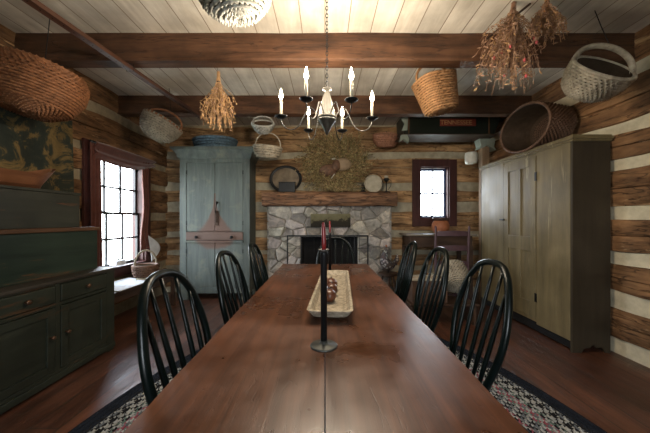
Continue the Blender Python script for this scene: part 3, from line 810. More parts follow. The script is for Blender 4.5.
mb.add([(-w-.10, -.10, 2.28), (w+.10, -.10, 2.28), (w+.10, .36, 2.28), (-w-.10, .36, 2.28)], [(0, 1, 2, 3)])
mb.build('cornice', M['armoire'], t, recalc=True)
def adoor(x0, x1, z0, z1, hs):
    d = MB().box(x0, x1, .006, .028, z0, z1).build('door', M['armoire'], t, bevel=.003)
    for z in (z0+.12, z1-.14): MB().box(hs-.008, hs+.008, .0, .008, z-.03, z+.03).build('hinge', M['iron'], d)
    return d
adoor(-w+.105, -.003, 1.035, 2.055, -w+.10); ur = adoor(.003, w-.105, 1.035, 2.055, w-.10)
adoor(-w+.105, -.003, .195, .87, -w+.10); adoor(.003, w-.105, .195, .87, w-.10)
r = MB().box(-w+.10, w-.10, -.012, .03, .90, 1.02).build('rail', M['bar'], t, bevel=.004)
MB().box(-w+.09, w-.09, -.035, .03, .865, .892).build('ledge', M['armoire'], t, bevel=.004)
for x in (-.262, .262): MB().lathe([(.012, 0), (.012, .012), (.024, .022), (.022, .034), (.008, .04)], 16, 0, Matrix.Translation((x, -.012, .945)) @ Matrix.Rotation(PI/2, 4, 'X')).build('knob', M['iron'], r, smooth=True)
MB().lathe([(.018, 0), (.018, .02), (.01, .03)], 14, 0, Matrix.Translation((.035, .006, 1.46)) @ Matrix.Rotation(PI/2, 4, 'X')).tube([(.035, -.02, 1.46), (.03, -.03, 1.38), (.02, -.02, 1.30)], .007, 8).build('latch', M['iron'], ur, smooth=True)
MB().box(.0, .055, -.006, .006, 1.12, 1.34).tube([(.028, -.012, 1.34), (.028, -.025, 1.25), (.028, -.012, 1.16)], .007).build('latch_plate', M['dkwood'], ur, bevel=.003)

# ------------------------------------------------------------------ fireplace
FX0, FX1, FY = -.885, 1.02, 4.36
t = thing('stone_fireplace', 'grey fieldstone fireplace with rough timber mantel in the back wall', 'fireplace', (0, FY, 0))
ox0, ox1, oz1 = -.37, .51, .94
mb = MB(); mb.box(FX0+.01, ox0, .004, .225, 0, 1.42, 0).box(ox1, FX1-.01, .004, .225, 0, 1.42, 0).box(ox0, ox1, .004, .225, oz1, 1.42, 0)
mb.build('mortar_bed', M['mortar'], t)
# stones
def clip(poly, nx, nz, d):
    out = []
    for i in range(len(poly)):
        a, b = poly[i], poly[(i+1) % len(poly)]
        da, db = a[0]*nx+a[1]*nz-d, b[0]*nx+b[1]*nz-d
        if da <= 0: out.append(a)
        if (da < 0) != (db < 0) and abs(da-db) > 1e-9:
            q = da/(da-db); out.append((a[0]+(b[0]-a[0])*q, a[1]+(b[1]-a[1])*q))
    return out
q = random.Random(21); sites = []
tries = 0
while len(sites) < 92 and tries < 6000:
    tries += 1; s = (FX0+q.random()*(FX1-FX0), q.random()*1.42)
    if all(((s[0]-o[0])/1.25)**2+((s[1]-o[1]))**2 > .118**2 for o in sites): sites.append(s)
mb = MB()
regions = [(FX0, ox0, 0, oz1), (ox1, FX1, 0, oz1), (FX0, FX1, oz1, 1.42)]
for (rx0, rx1, rz0, rz1) in regions:
    for s in sites:
        poly = [(rx0, rz0), (rx1, rz0), (rx1, rz1), (rx0, rz1)]
        for o in sites:
            if o is s: continue
            dx, dz = (o[0]-s[0])/1.4, o[1]-s[1]
            if dx*dx+dz*dz > .5: continue
            nx, nz = dx/1.4, dz
            poly = clip(poly, nx, nz, (o[0]+s[0])/2*nx+(o[1]+s[1])/2*nz)
            if len(poly) < 3: break
        if len(poly) < 3: continue
        cx = sum(p[0] for p in poly)/len(poly); cz = sum(p[1] for p in poly)/len(poly)
        rad = max(math.hypot(p[0]-cx, p[1]-cz) for p in poly)
        if rad < .03: continue
        P2 = []
        for i, p in enumerate(poly):
            p2 = poly[(i+1) % len(poly)]; P2 += [p, ((p[0]+p2[0])/2, (p[1]+p2[1])/2)]
        tone = .5+.85*q.random(); tc = (tone*(1+.08*q.random()), tone, tone*(.92+.14*q.random()))
        tx, tz = q.gauss(0, .10), q.gauss(0, .10); pro = .018+.02*q.random()
        ringsv = []
        for ins, yy in ((.003, .03), (.006, -.0), (.018, -pro*.8), (.05, -pro)):
            k = max(.2, 1-ins/rad)
            ringsv.append([(cx+(p[0]-cx)*k, yy+(tx*(p[0]-cx)+tz*(p[1]-cz) if yy < 0 else 0)+.006*noise.noise(Vector((p[0]*20, p[1]*20, ins*50))), cz+(p[1]-cz)*k) for p in P2])
        m = len(P2); vs = [v for r in ringsv for v in r]+[(cx, -pro, cz)]
        fs = [(i*m+j, i*m+(j+1) % m, (i+1)*m+(j+1) % m, (i+1)*m+j) for i in range(3) for j in range(m)]+[(3*m+j, 3*m+(j+1) % m, 4*m) for j in range(m)]
        mb.add(vs, fs, 0, None, tc)
# side returns
for xs in (FX0, FX1):
    z = 0
    while z < 1.40:
        h = min(1.42-z, .11+.09*q.random()); tone = .7+.5*q.random()
        x0, x1 = (xs-.015, xs+.03) if xs < 0 else (xs-.03, xs+.015)
        vs = [(x, y, zz) for x in (x0, x1) for y in (.0, .225) for zz in (z+.008, z+h-.008)]
        mb.add(vs, [(0, 1, 3, 2), (4, 6, 7, 5), (0, 4, 5, 1), (2, 3, 7, 6), (0, 2, 6, 4), (1, 5, 7, 3)], 0, None, (tone,)*3); z += h
mb.build('stone_surround', M['stone'], t, tone=True)
mb = MB(); mb.box(ox0-.01, ox0+.02, .03, .228, 0, oz1).box(ox1-.02, ox1+.01, .03, .228, 0, oz1).box(ox0, ox1, .03, .228, oz1-.02, oz1+.01).box(ox0, ox1, .21, .228, 0, oz1)
mb.build('firebox', M['sootblack'], t)
mb = MB(); mb.box(FX0, FX1, -.30, .02, 0, .035); mb.build('hearth', M['stone'], t, bevel=.01, tone=True)
# mantel beam, rough hewn
mb = MB(); n = 60; vs = []
for i in range(n+1):
    x = -.96+2.06*i/n
    for j, (y, z) in enumerate([(-.10, 1.415), (-.115, 1.44), (-.12, 1.52), (-.115, 1.60), (-.10, 1.625), (.0, 1.627), (.225, 1.627), (.225, 1.415), (.0, 1.415)]):
        w_ = noise.noise(Vector((x*4, j*.9, 2)))*.012 if j < 5 else 0
        vs.append((x, y+w_, z+w_*.8))
m = 9
mb.add(vs, [(i*m+j, i*m+(j+1) % m, (i+1)*m+(j+1) % m, (i+1)*m+j) for i in range(n) for j in range(m)]+[tuple(range(m)), tuple(n*m+j for j in range(m-1, -1, -1))])
mb.build('mantel', M['mantel'], t)
# fire screen
t = thing('fire_screen', 'black wire-panel spark screen standing in front of the firebox', 'fire screen', (0, 4.19, .035))
mb = MB(); a0, a1 = -.57, .65; zt = .94
mb.box(a0, a1, -.006, .006, zt-.02, zt).box(a0, a1, -.006, .006, 0, .02).box(a0, a0+.018, -.006, .006, 0, zt).box(a1-.018, a1, -.006, .006, 0, zt)
for x in (-.36, .50-.06): mb.box(x-.007, x+.007, -.005, .005, 0, zt)
mb.build('frame', M['iron'], t)
mb = MB()
for i in range(1, 9):
    x = a0+(a1-a0)*i/9; mb.tube([(x, 0, .01), (x, 0, zt-.01)], .0022, 5)
for z in (.25, .5, .74): mb.tube([(a0, 0, z), (a1, 0, z)], .0025, 5)
mb.build('wires', M['iron'], t)
mb = MB()
for x in (a0+.1, a1-.1): mb.box(x-.01, x+.01, -.09, .07, 0, .012)
mb.build('feet', M['iron'], t)
# painting above the firebox
t = thing('landscape_painting', 'small dark frameless landscape panel fixed to the stone above the firebox', 'painting', (.085, 4.31, 1.09))
MB().box(-.305, .305, -.014, .022, 0, .205).build('panel', M['landscape'], t, bevel=.003)

# mantel things -------------------------------------------------------
MZ = 1.632
def plate(loc, r, name, label, mats, tilt=12, rimc=None, sy=1, sx=1):
    t = thing(name, label, 'plate' if name != 'round_tray' else 'tray', loc)
    X = Matrix.Translation((0, 0, r)) @ Matrix.Rotation(ang(90-tilt), 4, 'X')
    X = Matrix.Translation((0, 0, 0)) @ Matrix.Translation((0, 0, r*math.cos(ang(tilt)))) @ Matrix.Rotation(ang(90-tilt), 4, 'X')
    MB().lathe([(.0, .0), (r*.72, .0), (r*.80, .012), (r*.84, .013)], 40, 0, X, sx=sx).build('well', mats[0], t)
    MB().lathe([(r*.80, .006), (r*.82, .014), (r*.97, .022), (r, .020), (r*.97, .012), (r*.80, .004)], 40, 0, X, sx=sx).build('rim', mats[1], t, smooth=True)
    return t
plate((-.625, 4.47, MZ), .222, 'round_tray', 'large dark round tray leaning on the wall at the left end of the mantel', (plain('brown tin tray', (.17, .13, .085), .45, .3, .5, .6, 0, 7), M['iron']), 8, sx=1.17)
t = thing('tin_box', 'small black rectangular box standing before the round tray on the mantel', 'box', (-.575, 4.33, MZ))
MB().box(-.135, .115, -.03, .03, 0, .14).build('body', M['iron'], t, bevel=.004); MB().box(-.14, .12, -.035, .035, .14, .155).build('lid', M['iron'], t, bevel=.003)
plate((.765, 4.45, MZ), .145, 'wall_plate', 'round cream plate standing on the mantel right of the dried wreath', (M['cream'], M['cream']), 8)
t = thing('plate_stand', 'black iron easel holding the cream plate on the mantel', 'stand', (.765, 4.44, MZ))
mb = MB(); pts = [(.158*math.cos(x), .0, .15+.158*math.sin(x)) for x in [PI*i/20 for i in range(21)]]
mb.tube(pts, .004, 6).tube([(-.158, 0, .15), (-.15, 0, 0), (-.14, -.07, .0)], .004, 6).tube([(.158, 0, .15), (.15, 0, 0), (.14, -.07, .0)], .004, 6).tube([(-.15, 0, .005), (.15, 0, .005)], .004)
mb.build('rod', M['iron'], t)
t = thing('oil_lamp', 'small dark iron betty lamp standing at the right end of the mantel', 'lamp', (.955, 4.36, MZ))
MB().lathe([(.06, 0), (.062, .008), (.02, .014), (.008, .03), (.008, .16), (.03, .17), (.045, .20), (.04, .215), (.01, .215), (.008, .25), (.0, .255)], 18).build('body', M['iron'], t, smooth=True)
MB().tube([(.045, 0, .20), (.075, 0, .18), (.07, 0, .1), (.03, 0, .04)], .004, 6).tube([(-.045, 0, .20), (-.07, 0, .15), (-.05, 0, .05)], .004, 6).build('handle', M['iron'], t)
MB().lathe([(.022, .22), (.03, .235), (.03, .255), (.015, .26)], 14).build('cap', M['cream'], t, smooth=True)
for (x, lab) in ((.585, 'small black cast figure on the mantel beside the cream plate'),):
    t = thing('iron_figurine', lab, 'figurine', (x, 4.33, MZ))
    MB().lathe([(.035, 0), (.04, .01), (.02, .02), (.03, .05), (.022, .08), (.012, .09), (.018, .105), (.0, .125)], 14, sx=1.4).build('body', M['iron'], t, smooth=True)
# big dried wreath
t = thing('dried_wreath', 'large bushy wreath of dried olive herbs leaning above the mantel', 'wreath', (.155, 4.38, MZ))
q = random.Random(5); st = MB(); lf = MB(); C_ = Vector((0, 0, .44))
for i in range(1500):
    a = q.random()*2*PI; rr = .275+.085*q.gauss(0, 1)
    p = C_+Vector((math.cos(a)*rr, q.gauss(-.02, .045), math.sin(a)*rr*.93))
    if p.z < .03: p.z = .03+q.random()*.05
    sw = a+PI/2*.55+q.gauss(0, .5)
    d = Vector((math.cos(sw)*.7+math.cos(a)*.45, q.gauss(-.2, .3), math.sin(sw)*.7+math.sin(a)*.3)); L_ = .09+.13*q.random()
    e = p+d*L_; e.z = max(e.z, .01); mid = p.lerp(e, .5)+Vector((q.gauss(0, .012), 0, -.008))
    e.y = min(e.y, .17); 
    st.tube([p-d*.05, mid, e], .0022, 3, q.choice((0, 0, 1)))
    for k in range(8):
        b_ = p.lerp(e, q.random()); dd = Vector((q.gauss(0, 1), q.gauss(0, 1), q.gauss(0, 1))).normalized(); u = dd.orthogonal().normalized(); l = .015+.012*q.random(); w_ = l*.33
        cdep = dd.cross(u)*w_*.6
        lf.add([b_-dd*l, b_+u*w_, b_+dd*l, b_-u*w_, b_+cdep, b_-cdep], [(0, 1, 4), (1, 2, 4), (2, 3, 4), (3, 0, 4), (1, 0, 5), (2, 1, 5), (3, 2, 5), (0, 3, 5)], q.choice((0, 1, 1, 1, 2)))
st.build('twigs', [M['herbgreen'], M['herb']], t, recalc=False)
tag(lf.build('leaves', [M['herbgreen'], plain('dried straw leaves', (.38, .29, .15), .8, 0, .2, .4), M['wickerdk']], t, recalc=False), kind='stuff')
ring = [C_+Vector((math.cos(2*PI*i/40)*.30, .05, math.sin(2*PI*i/40)*.28)) for i in range(40)]
MB().tube(ring, .045, 8, closed=True).build('vine_ring', M['wickerdk'], t)
MB().ball((-.11, -.09, .33), .125, 0, 16, 10, (1.15, .5, .8)).build('seed_pod', M['wickerdk'], t, smooth=True)
MB().ball((.12, -.10, .42), .11, 0, 16, 10, (1.2, .5, .9)).build('seed_pod', plain('pale seed pod', (.26, .19, .12), .7), t, smooth=True)
MB().ball((.02, -.12, .40), .085, 0, 16, 10, (.8, .6, 1.0)).build('seed_pod', M['wickerdk'], t, smooth=True)
MB().tube([(-.05, -.1, .50), (0, -.11, .505)], .010, 6).tube([(-.06, -.1, .20), (-.01, -.12, .27)], .007, 6).build('shell', M['enamel'], t)

# ------------------------------------------------------------------ speckled bird by the hearth
t = thing('wooden_stool', 'low dark three-legged stool by the right side of the hearth', 'stool', (.90, 3.98, 0))
MB().lathe([(.13, .42), (.14, .43), (.14, .45), (.13, .455), (.0, .455)], 24).build('seat', M['dkwood'], t)
for k in range(3):
    a = 2*PI*k/3+.4; MB().tube([(.08*math.cos(a), .08*math.sin(a), .43), (.15*math.cos(a), .15*math.sin(a), 0)], [.014, .010], 8).build('leg', M['dkwood'], t)
t = thing('bird_figure', 'speckled black, white and brown bird figure standing by the right of the hearth', 'figurine', (.90, 3.98, .455))
k_, n_ = 12, 18
mb = MB(); path = [((.10, .0, .14), .015), ((.06, 0, .10), .06), ((0, 0, .10), .095), ((-.05, 0, .13), .09), ((-.065, 0, .20), .065), ((-.045, 0, .27), .042), ((-.03, 0, .31), .034), ((-.035, 0, .345), .030), ((-.04, 0, .365), .008)]
mb.tube([p for p, r in path], [r for p, r in path], 16); mb.build('body', M['feather'], t, smooth=True, sub=1)
MB().tube([(-.062, 0, .335), (-.095, 0, .325)], [.012, .002], 8).build('beak', M['cream'], t, smooth=True)
MB().tube([(-.02, 0, .34), (-.03, 0, .385), (-.045, 0, .39)], [.012, .010, .003], 6, flat=.4).build('comb', M['terra'], t, smooth=True)
MB().tube([(.08, 0, .12), (.12, 0, .18), (.13, 0, .26)], [.04, .035, .01], 8, flat=.4).build('tail', M['feather'], t, smooth=True)
MB().tube([(0, .03, .06), (0, .03, 0), (-.03, .03, .0)], .006).tube([(0, -.03, .06), (0, -.03, 0), (-.03, -.03, .0)], .006).build('feet', M['iron'], t)

# ------------------------------------------------------------------ hutch (left)
def boxm(root, name, mat, x0, x1, y0, y1, z0, z1, bev=.004): return MB().box(x0, x1, y0, y1, z0, z1).build(name, mat, root, bevel=bev)
HX = -1.97
t = thing('green_hutch', 'low dark green painted cupboard with drawers and panelled doors, left', 'cupboard', (0, 0, 0))
mb = MB()
mb.box(-2.54, HX-.022, 1.12, 2.62, .07, .735)
for (a, b_) in ((1.12, 1.16), (1.595, 1.625), (2.045, 2.085), (2.525, 2.62)): mb.box(HX-.022, HX, a, b_, .07, .735)
mb.box(HX-.022, HX-.001, 1.12, 2.62, .565, .590).box(HX-.022, HX-.001, 1.12, 2.62, .722, .735).box(HX-.022, HX-.001, 1.12, 2.62, .07, .095)
mb.build('carcass', M['greenfront'], t, bevel=.003)
MB().box(-2.54, HX+.012, 1.10, 2.64, .735, .76).build('counter', M['greentop'], t, bevel=.005)
MB().box(-2.54, HX+.008, 1.12, 2.625, .02, .07).build('base_molding', M['greenfront'], t, bevel=.006)
for y in (1.16, 2.58):
    for x in (-2.50, HX-.03): MB().box(x-.03, x+.03, y-.03, y+.03, 0, .03).build('foot', M['greenfront'], t)
def knob(p, root, mat=None, r=.014): return MB().lathe([(r*.5, 0), (r*.5, .012), (r, .02), (r*.95, .03), (r*.4, .034)], 14, 0, Matrix.Translation(p) @ Matrix.Rotation(PI/2, 4, 'Y')).build('knob', mat or M['brass'], root, smooth=True)
for (a, b_) in ((1.165, 1.59), (1.63, 2.04), (2.09, 2.52)):
    d = boxm(t, 'drawer', M['greenfront'], HX-.02, HX+.006, a, b_, .595, .718, .006); knob((HX+.006, (a+b_)/2, .66), d, r=.017)
for (a, b_, ky) in ((1.165, 1.59, 1.22), (1.63, 2.04, 2.005), (2.09, 2.52, 2.125)):
    mb = MB(); s = .055; mb.box(HX-.02, HX+.004, a, a+s, .10, .56).box(HX-.02, HX+.004, b_-s, b_, .10, .56).box(HX-.02, HX+.004, a+s, b_-s, .10, .10+s).box(HX-.02, HX+.004, a+s, b_-s, .56-s, .56)
    mb.box(HX-.02, HX-.010, a+s-.002, b_-s+.002, .10+s-.002, .56-s+.002)
    d = mb.build('door', M['greenfront'], t, bevel=.003); knob((HX+.004, ky, .355), d)
t = thing('green_chest', 'dark green lidded wooden chest with worn orange lid edge, on the hutch counter', 'chest', (0, 0, .7605))
mb = MB().box(-2.52, -2.10, 1.2, 2.585, 0, .345); mb.build('body', M['green'], t, bevel=.004)
mb = MB().box(-2.54, -2.085, 1.18, 2.60, .345, .377); mb.build('lid', M['rust'], t, bevel=.006)
t = thing('wooden_box', 'long grey green painted box stacked on top of the dark green chest', 'box', (0, 0, 1.138))
MB().box(-2.52, -2.155, 1.25, 2.46, 0, .275).build('body', M['greygreen'], t, bevel=.004)
MB().box(-2.53, -2.148, 1.24, 2.467, .276, .298).build('lid', M['greygreen'], t, bevel=.004)
# carved trough
t = thing('carved_trough', 'long red brown carved wooden bowl resting on the topmost box', 'bowl', (-2.335, 1.90, 1.437))
mb = MB(); n = 36; vs = []; 
for i in range(n+1):
    s = -1+2*i/n; ln = .50
    w0 = .15*(1-abs(s)**3.2)**.6+.006; rise = .09*abs(s)**3
    for (fx, fz) in ((-1, .115), (-.93, .112), (-.6, .03), (0, .018), (.6, .03), (.93, .112), (1, .115), (.72, .03), (.45, .0), (-.45, .0), (-.72, .03)):
        k = 1-abs(s)**6*.5
        y = s*ln*(1.0 if fz > .1 else .78+.0*k)
        vs.append((w0*fx, y, fz+rise*(1 if fz > .1 else .15)))
m = 11
mb.add(vs, [(i*m+j, i*m+(j+1) % m, (i+1)*m+(j+1) % m, (i+1)*m+j) for i in range(n) for j in range(m)]+[tuple(range(m)), tuple(n*m+j for j in range(m-1, -1, -1))])
mb.build('bowl', M['trough'], t, smooth=False)
# floral hanging
def cloth_pt(u, v):
    y = 1.55+(2.83-1.55)*u; top = 2.27-.33*(1-u)+.02*math.sin(u*9); bot = 1.46
    z = top+(bot-top)*v
    x = -2.555+.012*math.sin(y*22+v*2)+.008*math.sin(y*9)
    return (x, y, z)
t = thing('floral_tapestry', 'dark cloth with faded gold floral pattern hung on the log wall behind the boxes', 'tapestry', (0, 0, 0))
MB().grid(cloth_pt, 60, 24).build('cloth', M['floral'], t, solid=.008, recalc=False)
MB().tube([(-2.575, 1.55, 1.945), (-2.572, 2.84, 2.275)], .008, 6).build('rod', M['iron'], t)

# ------------------------------------------------------------------ curtain on the left window
t = thing('window_curtain', 'brown red curtain swagged over and beside the left window', 'curtain', (-2.52, 3.57, 2.08))
O = Vector(t.location)
def pleat(y0, y1, zt, zb, n, amp, pinch=None):
    def f(u, v):
        k = 1.0
        if pinch: k = 1-pinch[1]*math.exp(-((v-pinch[0])/.16)**2)
        y = y0+(y1-y0)*u*k if pinch and pinch[2] > 0 else y1-(y1-y0)*(1-u)*k
        x = -2.52+amp*math.sin(u*n*PI*2+v*1.5)*(.5+.5*v)
        return Vector((x, y, zt+(zb-zt)*v))-O
    return f
MB().grid(pleat(3.00, 3.15, 2.04, .54, 3, .020), 40, 40).build('panel', M['curtain'], t, solid=.003, smooth=True, recalc=False)
MB().grid(lambda u, v: Vector((-2.515+.02*math.sin(u*5*PI+v*3), 3.86+.13*u-.015*math.sin(v*9)-.03*v*(1-u)+(.14*max(0, (v-.8)/.2)*(u)), 2.04-(2.04-.78)*v))-O, 30, 50).build('panel', M['curtain'], t, solid=.003, smooth=True, recalc=False)
MB().grid(lambda u, v: Vector((-2.50+.02*math.sin(v*11)+.02*math.sin(u*PI), 3.04+1.07*u, 2.06-(.10+.10*math.sin(PI*min(1, u*1.05))**.8*(1)+.07*(1-u)**3)*v-.0))-O, 50, 20).build('swag', M['curtain'], t, solid=.003, smooth=True, recalc=False)
# turned-out corner, white cloth
MB().grid(lambda u, v: Vector((-2.48+.05*v, 3.93+.24*u*math.sin(PI*min(1, v*1.0)), .98-.36*v))-O, 12, 16).build('turned_hem', M['white'], t, solid=.003, smooth=True, recalc=False)
MB().tube([Vector((-2.53, 3.02, 2.06))-O, Vector((-2.53, 4.12, 2.06))-O], .010, 8).build('rod', M['iron'], t)

# ------------------------------------------------------------------ bench under the left window
t = thing('low_bench', 'low dark bench against the wall beneath the left window', 'bench', (-2.32, 3.30, 0))
MB().box(-.21, .21, -.58, .68, .43, .465).build('bench_top', M['dkwoody'], t, bevel=.005)
for (x, y) in ((-.18, -.54), (.18, -.54), (-.18, .64), (.18, .64)): MB().box(x-.022, x+.022, y-.022, y+.022, 0, .43).build('leg', M['dkwoody'], t)
MB().box(-.18, .18, -.54, .64, .35, .43).build('apron', M['dkwoody'], t)
t = thing('cloth_runner', 'white folded cloth spread on the low bench', 'cloth', (-2.28, 3.14, .4665))
MB().grid(lambda u, v: (-.20+.385*u, -.28+.62*v, .006+.016*abs(noise.noise(Vector((u*4, v*4, 1))))), 20, 24).build('cloth', M['white'], t, solid=.008, recalc=False)
t = thing('open_book', 'open pale book lying on the bench cloth', 'book', (-2.22, 3.52, .47), (0, 0, ang(25)))
MB().grid(lambda u, v: (-.11+.22*v, -.15+.30*u, .008+.018*math.sin(PI*((u*2) % 1.0 if u < 1 else 0))**.7), 24, 3).build('pages', M['cream'], t, solid=.006, recalc=False)
MB().box(-.115, .115, -.155, .155, -.002, .004).build('cover', M['dkwood'], t)
basket('wire_basket', 'small dark round basket with a tall pale hoop handle on the bench', (-2.24, 3.50, .50), (0, 0, ang(60)), .13, .13, sp([(.02, 0), (.8, .004), (.95, .04), (1, .1)], .13), 9, 18, M['wickerdk'], handle=(.20, 0, .006), hmat=M['wickerpale'])
t = thing('white_box', 'small whitish box on the sill of the left window', 'box', (-2.57, 3.47, .642))
MB().box(-.045, .05, -.08, .08, 0, .05).build('body', M['white'], t, bevel=.004); MB().box(-.05, .055, -.085, .085, .05, .06).build('lid', M['white'], t, bevel=.003)
t = thing('candlestick', 'slim dark candlestick on the sill of the left window', 'candlestick', (-2.565, 3.47, .7025))
MB().lathe([(.03, 0), (.03, .005), (.008, .012), (.007, .13), (.012, .135), (.006, .14)], 14).build('base', M['iron'], t, smooth=True)
MB().lathe([(.007, .135), (.006, .22), (.001, .225)], 10).build('candle', M['candle'], t, smooth=True)

# ------------------------------------------------------------------ olive cupboard (right)
CX0, CY0, CY1, CH = 2.236, 2.525, 3.99, 1.91
t = thing('olive_cupboard', 'large olive cream painted cupboard with a panelled door against the right wall', 'cupboard', (0, 0, 0))
mb = MB()
mb.box(CX0, 2.575, CY0+.022, CY1, .12, CH)
mb.box(CX0-.006, CX0+.012, CY0+.022, 2.954, .10, CH).box(CX0-.006, CX0+.012, 3.497, CY1, .10, CH)
mb.build('carcass', M['cupboard'], t, bevel=.002)
# side panel with bootjack cut-out foot
pts = [(CX0-.004, 0), (CX0-.004, CH), (2.575, CH), (2.575, 0), (2.50, 0)]
arc = [(2.46-.09*math.cos(PI*i/8)*1.0, .0+.07*math.sin(PI*i/8)) for i in range(8, -1, -1)]
poly = [(CX0-.004, 0), (CX0-.004, CH), (2.575, CH), (2.575, 0), (2.53, 0), (2.50, .05), (2.45, .045), (2.42, .075), (2.39, .045), (2.34, .04), (2.31, 0)]
MB().prism(poly, CY0, CY0+.022).build('side_panel', M['cupshade'], t)
MB().prism(poly, CY1, CY1+.022).build('side_panel', M['cupshade'], t)
mb = MB()
for k, (e, z0, z1) in enumerate(((.018, CH, CH+.018), (.03, CH+.018, CH+.045), (.012, CH+.045, CH+.06))):
    mb.box(CX0-e, 2.578, CY0-e, CY1+e, z0, z1)
mb.build('cornice', M['cupboard'], t, bevel=.005)
# door with four sunk panels
d0, d1 = 2.962, 3.490; x0, x1 = CX0-.010, CX0+.012; z0, z1 = .16, CH-.03
mb = MB(); s = .085; mid = (d0+d1)/2; zr0, zr1 = .86, 1.02
for (a, b_, c, d) in ((d0, d0+s, z0, z1), (d1-s, d1, z0, z1), (mid-.035, mid+.035, z0+.16, zr0), (mid-.035, mid+.035, zr1, z1-.10), (d0+s, d1-s, z0, z0+.16), (d0+s, d1-s, zr0, zr1), (d0+s, d1-s, z1-.10, z1)):
    mb.box(x0, x1, a, b_, c, d)
mb.box(x0+.014, x1, d0+s-.002, d1-s+.002, z0+.1, z1-.08)
d = mb.build('door', M['cupboard'], t, bevel=.003)
for z in (.38, 1.66): MB().box(x0-.004, x0+.002, 2.946, 2.972, z-.045, z+.045).build('hinge', M['iron'], d)
MB().box(x0-.018, x0, 3.47, 3.55, 1.195, 1.215).build('latch', M['iron'], d, bevel=.002)
MB().box(CX0+.02, CX0+.035, CY0+.022, CY1, 0.02, .12).build('kickboard', M['sootblack'], t)

# ------------------------------------------------------------------ corner post with bracket, wagon box sign
t = thing('timber_post', 'rough tan timber post in the corner beyond the olive cupboard', 'post', (2.385, 4.20, 0))
MB().box(-.055, .055, -.05, .05, 0, 2.34).build('shaft', M['post'], t, bevel=.008)
mb = MB(); mb.prism([(-.11, 2.25), (-.09, 2.29), (-.12, 2.397), (.12, 2.397), (.10, 2.28), (.13, 2.23), (.06, 2.27), (0, 2.30), (-.05, 2.27)], -.09, .06)
mb.build('bracket', M['palegreen'], t, bevel=.004)
t = thing('wagon_board', 'long black green wagon box with a red TENNESSEE plate, hung under the ceiling', 'sign', (1.775, 3.95, 2.40))
mb = MB(); top = [(-.68+1.40*i/16, .265+.035*math.sin(PI*i/16)) for i in range(17)]
top = [(x*1.0, z+.02) for x, z in top]
mb.prism([(-.66, .012), (.62, .012)]+top[::-1], 0, .36); mb.build('box', M['signgreen'], t, bevel=.006)
mb = MB().box(-.70, .66, -.02, .38, 0, .012); mb.build('bottom_board', M['dkwood'], t, bevel=.003)
MB().box(-.60, -.585, -.006, .0, .02, .27).build('batten', M['rust'], t); MB().box(.53, .545, -.006, .0, .02, .27).build('batten', M['rust'], t)
pl = MB().box(-.155, .35, -.010, .0, .125, .225).build('name_plate', plain('dull red plate', (.14, .022, .014), .5), t, bevel=.002)
fc = bpy.data.curves.new('txt', 'FONT'); fc.body = 'TENNESSEE'; fc.size = .088; fc.extrude = .0015; fc.align_x = 'CENTER'; fc.space_character = 1.0
fo = bpy.data.objects.new('tmp_text', fc); COL.objects.link(fo); bpy.context.view_layer.update()
me = bpy.data.meshes.new_from_object(fo.evaluated_get(bpy.context.evaluated_depsgraph_get())); bpy.data.objects.remove(fo)
lt = bpy.data.objects.new('lettering', me); COL.objects.link(lt); lt.parent = pl; lt.location = (.07, -.0115, .143); lt.rotation_euler = (PI/2, 0, 0)
me.materials.clear(); me.materials.append(plain('tan lettering', (.36, .22, .10), .5))
t2 = MB(); t2.prism([(-.70, .05), (-.62, .06), (-.61, .24), (-.67, .26), (-.70, .20), (-.66, .15)], -.03, -.008); t2.build('hanger', M['palegreen'], t, bevel=.003)
t2 = MB(); t2.prism([(-.70, -.0), (-.72, -.10), (-.67, -.06), (-.60, -.11), (-.59, -.06), (-.62, -.0)], -.02, .05); t2.build('bracket', M['palegreen'], t, bevel=.003)
t2 = MB()
for x in (-.45, .4): t2.tube([(x, .18, .25), (x, .18, .37)], .006, 6)
t2.build('hook', M['iron'], t)
# hanging enamel pot
t = thing('enamel_pot', 'small white enamel pot hanging on a wire beside the corner post', 'pot', (2.165, 4.15, 2.03))
MB().lathe([(.06, 0), (.078, .008), (.085, .05), (.085, .13), (.078, .165), (.07, .17), (.0, .172)], 24).build('body', M['enamel'], t, smooth=True)
MB().tube([(-.05, 0, .16), (-.04, 0, .21), (0, 0, .23), (.0, 0, .368)], .0025, 6).tube([(.05, 0, .16), (.04, 0, .21), (0, 0, .23)], .0025, 6).build('wire', M['iron'], t)

# ------------------------------------------------------------------ desk, jar, ladder-back chair
t = thing('side_table', 'tall dark wooden side table beneath the small back window', 'table', (1.72, 4.28, 0))
MB().box(-.52, .50, -.20, .26, .965, .99).build('tabletop', wood('pale grey top', (.12, .10, .075), (.26, .22, .16), 0, .5, 12, 8, .3), t, bevel=.004)  # top coloured paler than the apron
MB().box(-.47, .45, -.16, .24, .80, .965).build('apron', M['dkwood'], t, bevel=.003)
for (x, y) in ((-.45, -.14), (.43, -.14), (-.45, .21), (.43, .21)): MB().box(x-.025, x+.025, y-.025, y+.025, 0, .82).build('leg', M['dkwood'], t)
t = thing('terracotta_jar', 'round terracotta jar with dark glazed rim on the side table', 'jar', (1.72, 4.17, .9905))
MB().lathe([(.07, 0), (.10, .03), (.125, .09), (.125, .14), (.105, .19), (.095, .20)], 28).build('body', M['terra'], t, smooth=True)
MB().lathe([(.095, .195), (.10, .215), (.115, .225), (.11, .24), (.09, .24), (.085, .22), (.0, .215)], 28).build('rim', M['terraglaze'], t, smooth=True)
t = thing('ladderback_chair', 'purple brown ladder-back chair facing the side table', 'chair', (1.66, 3.86, 0))
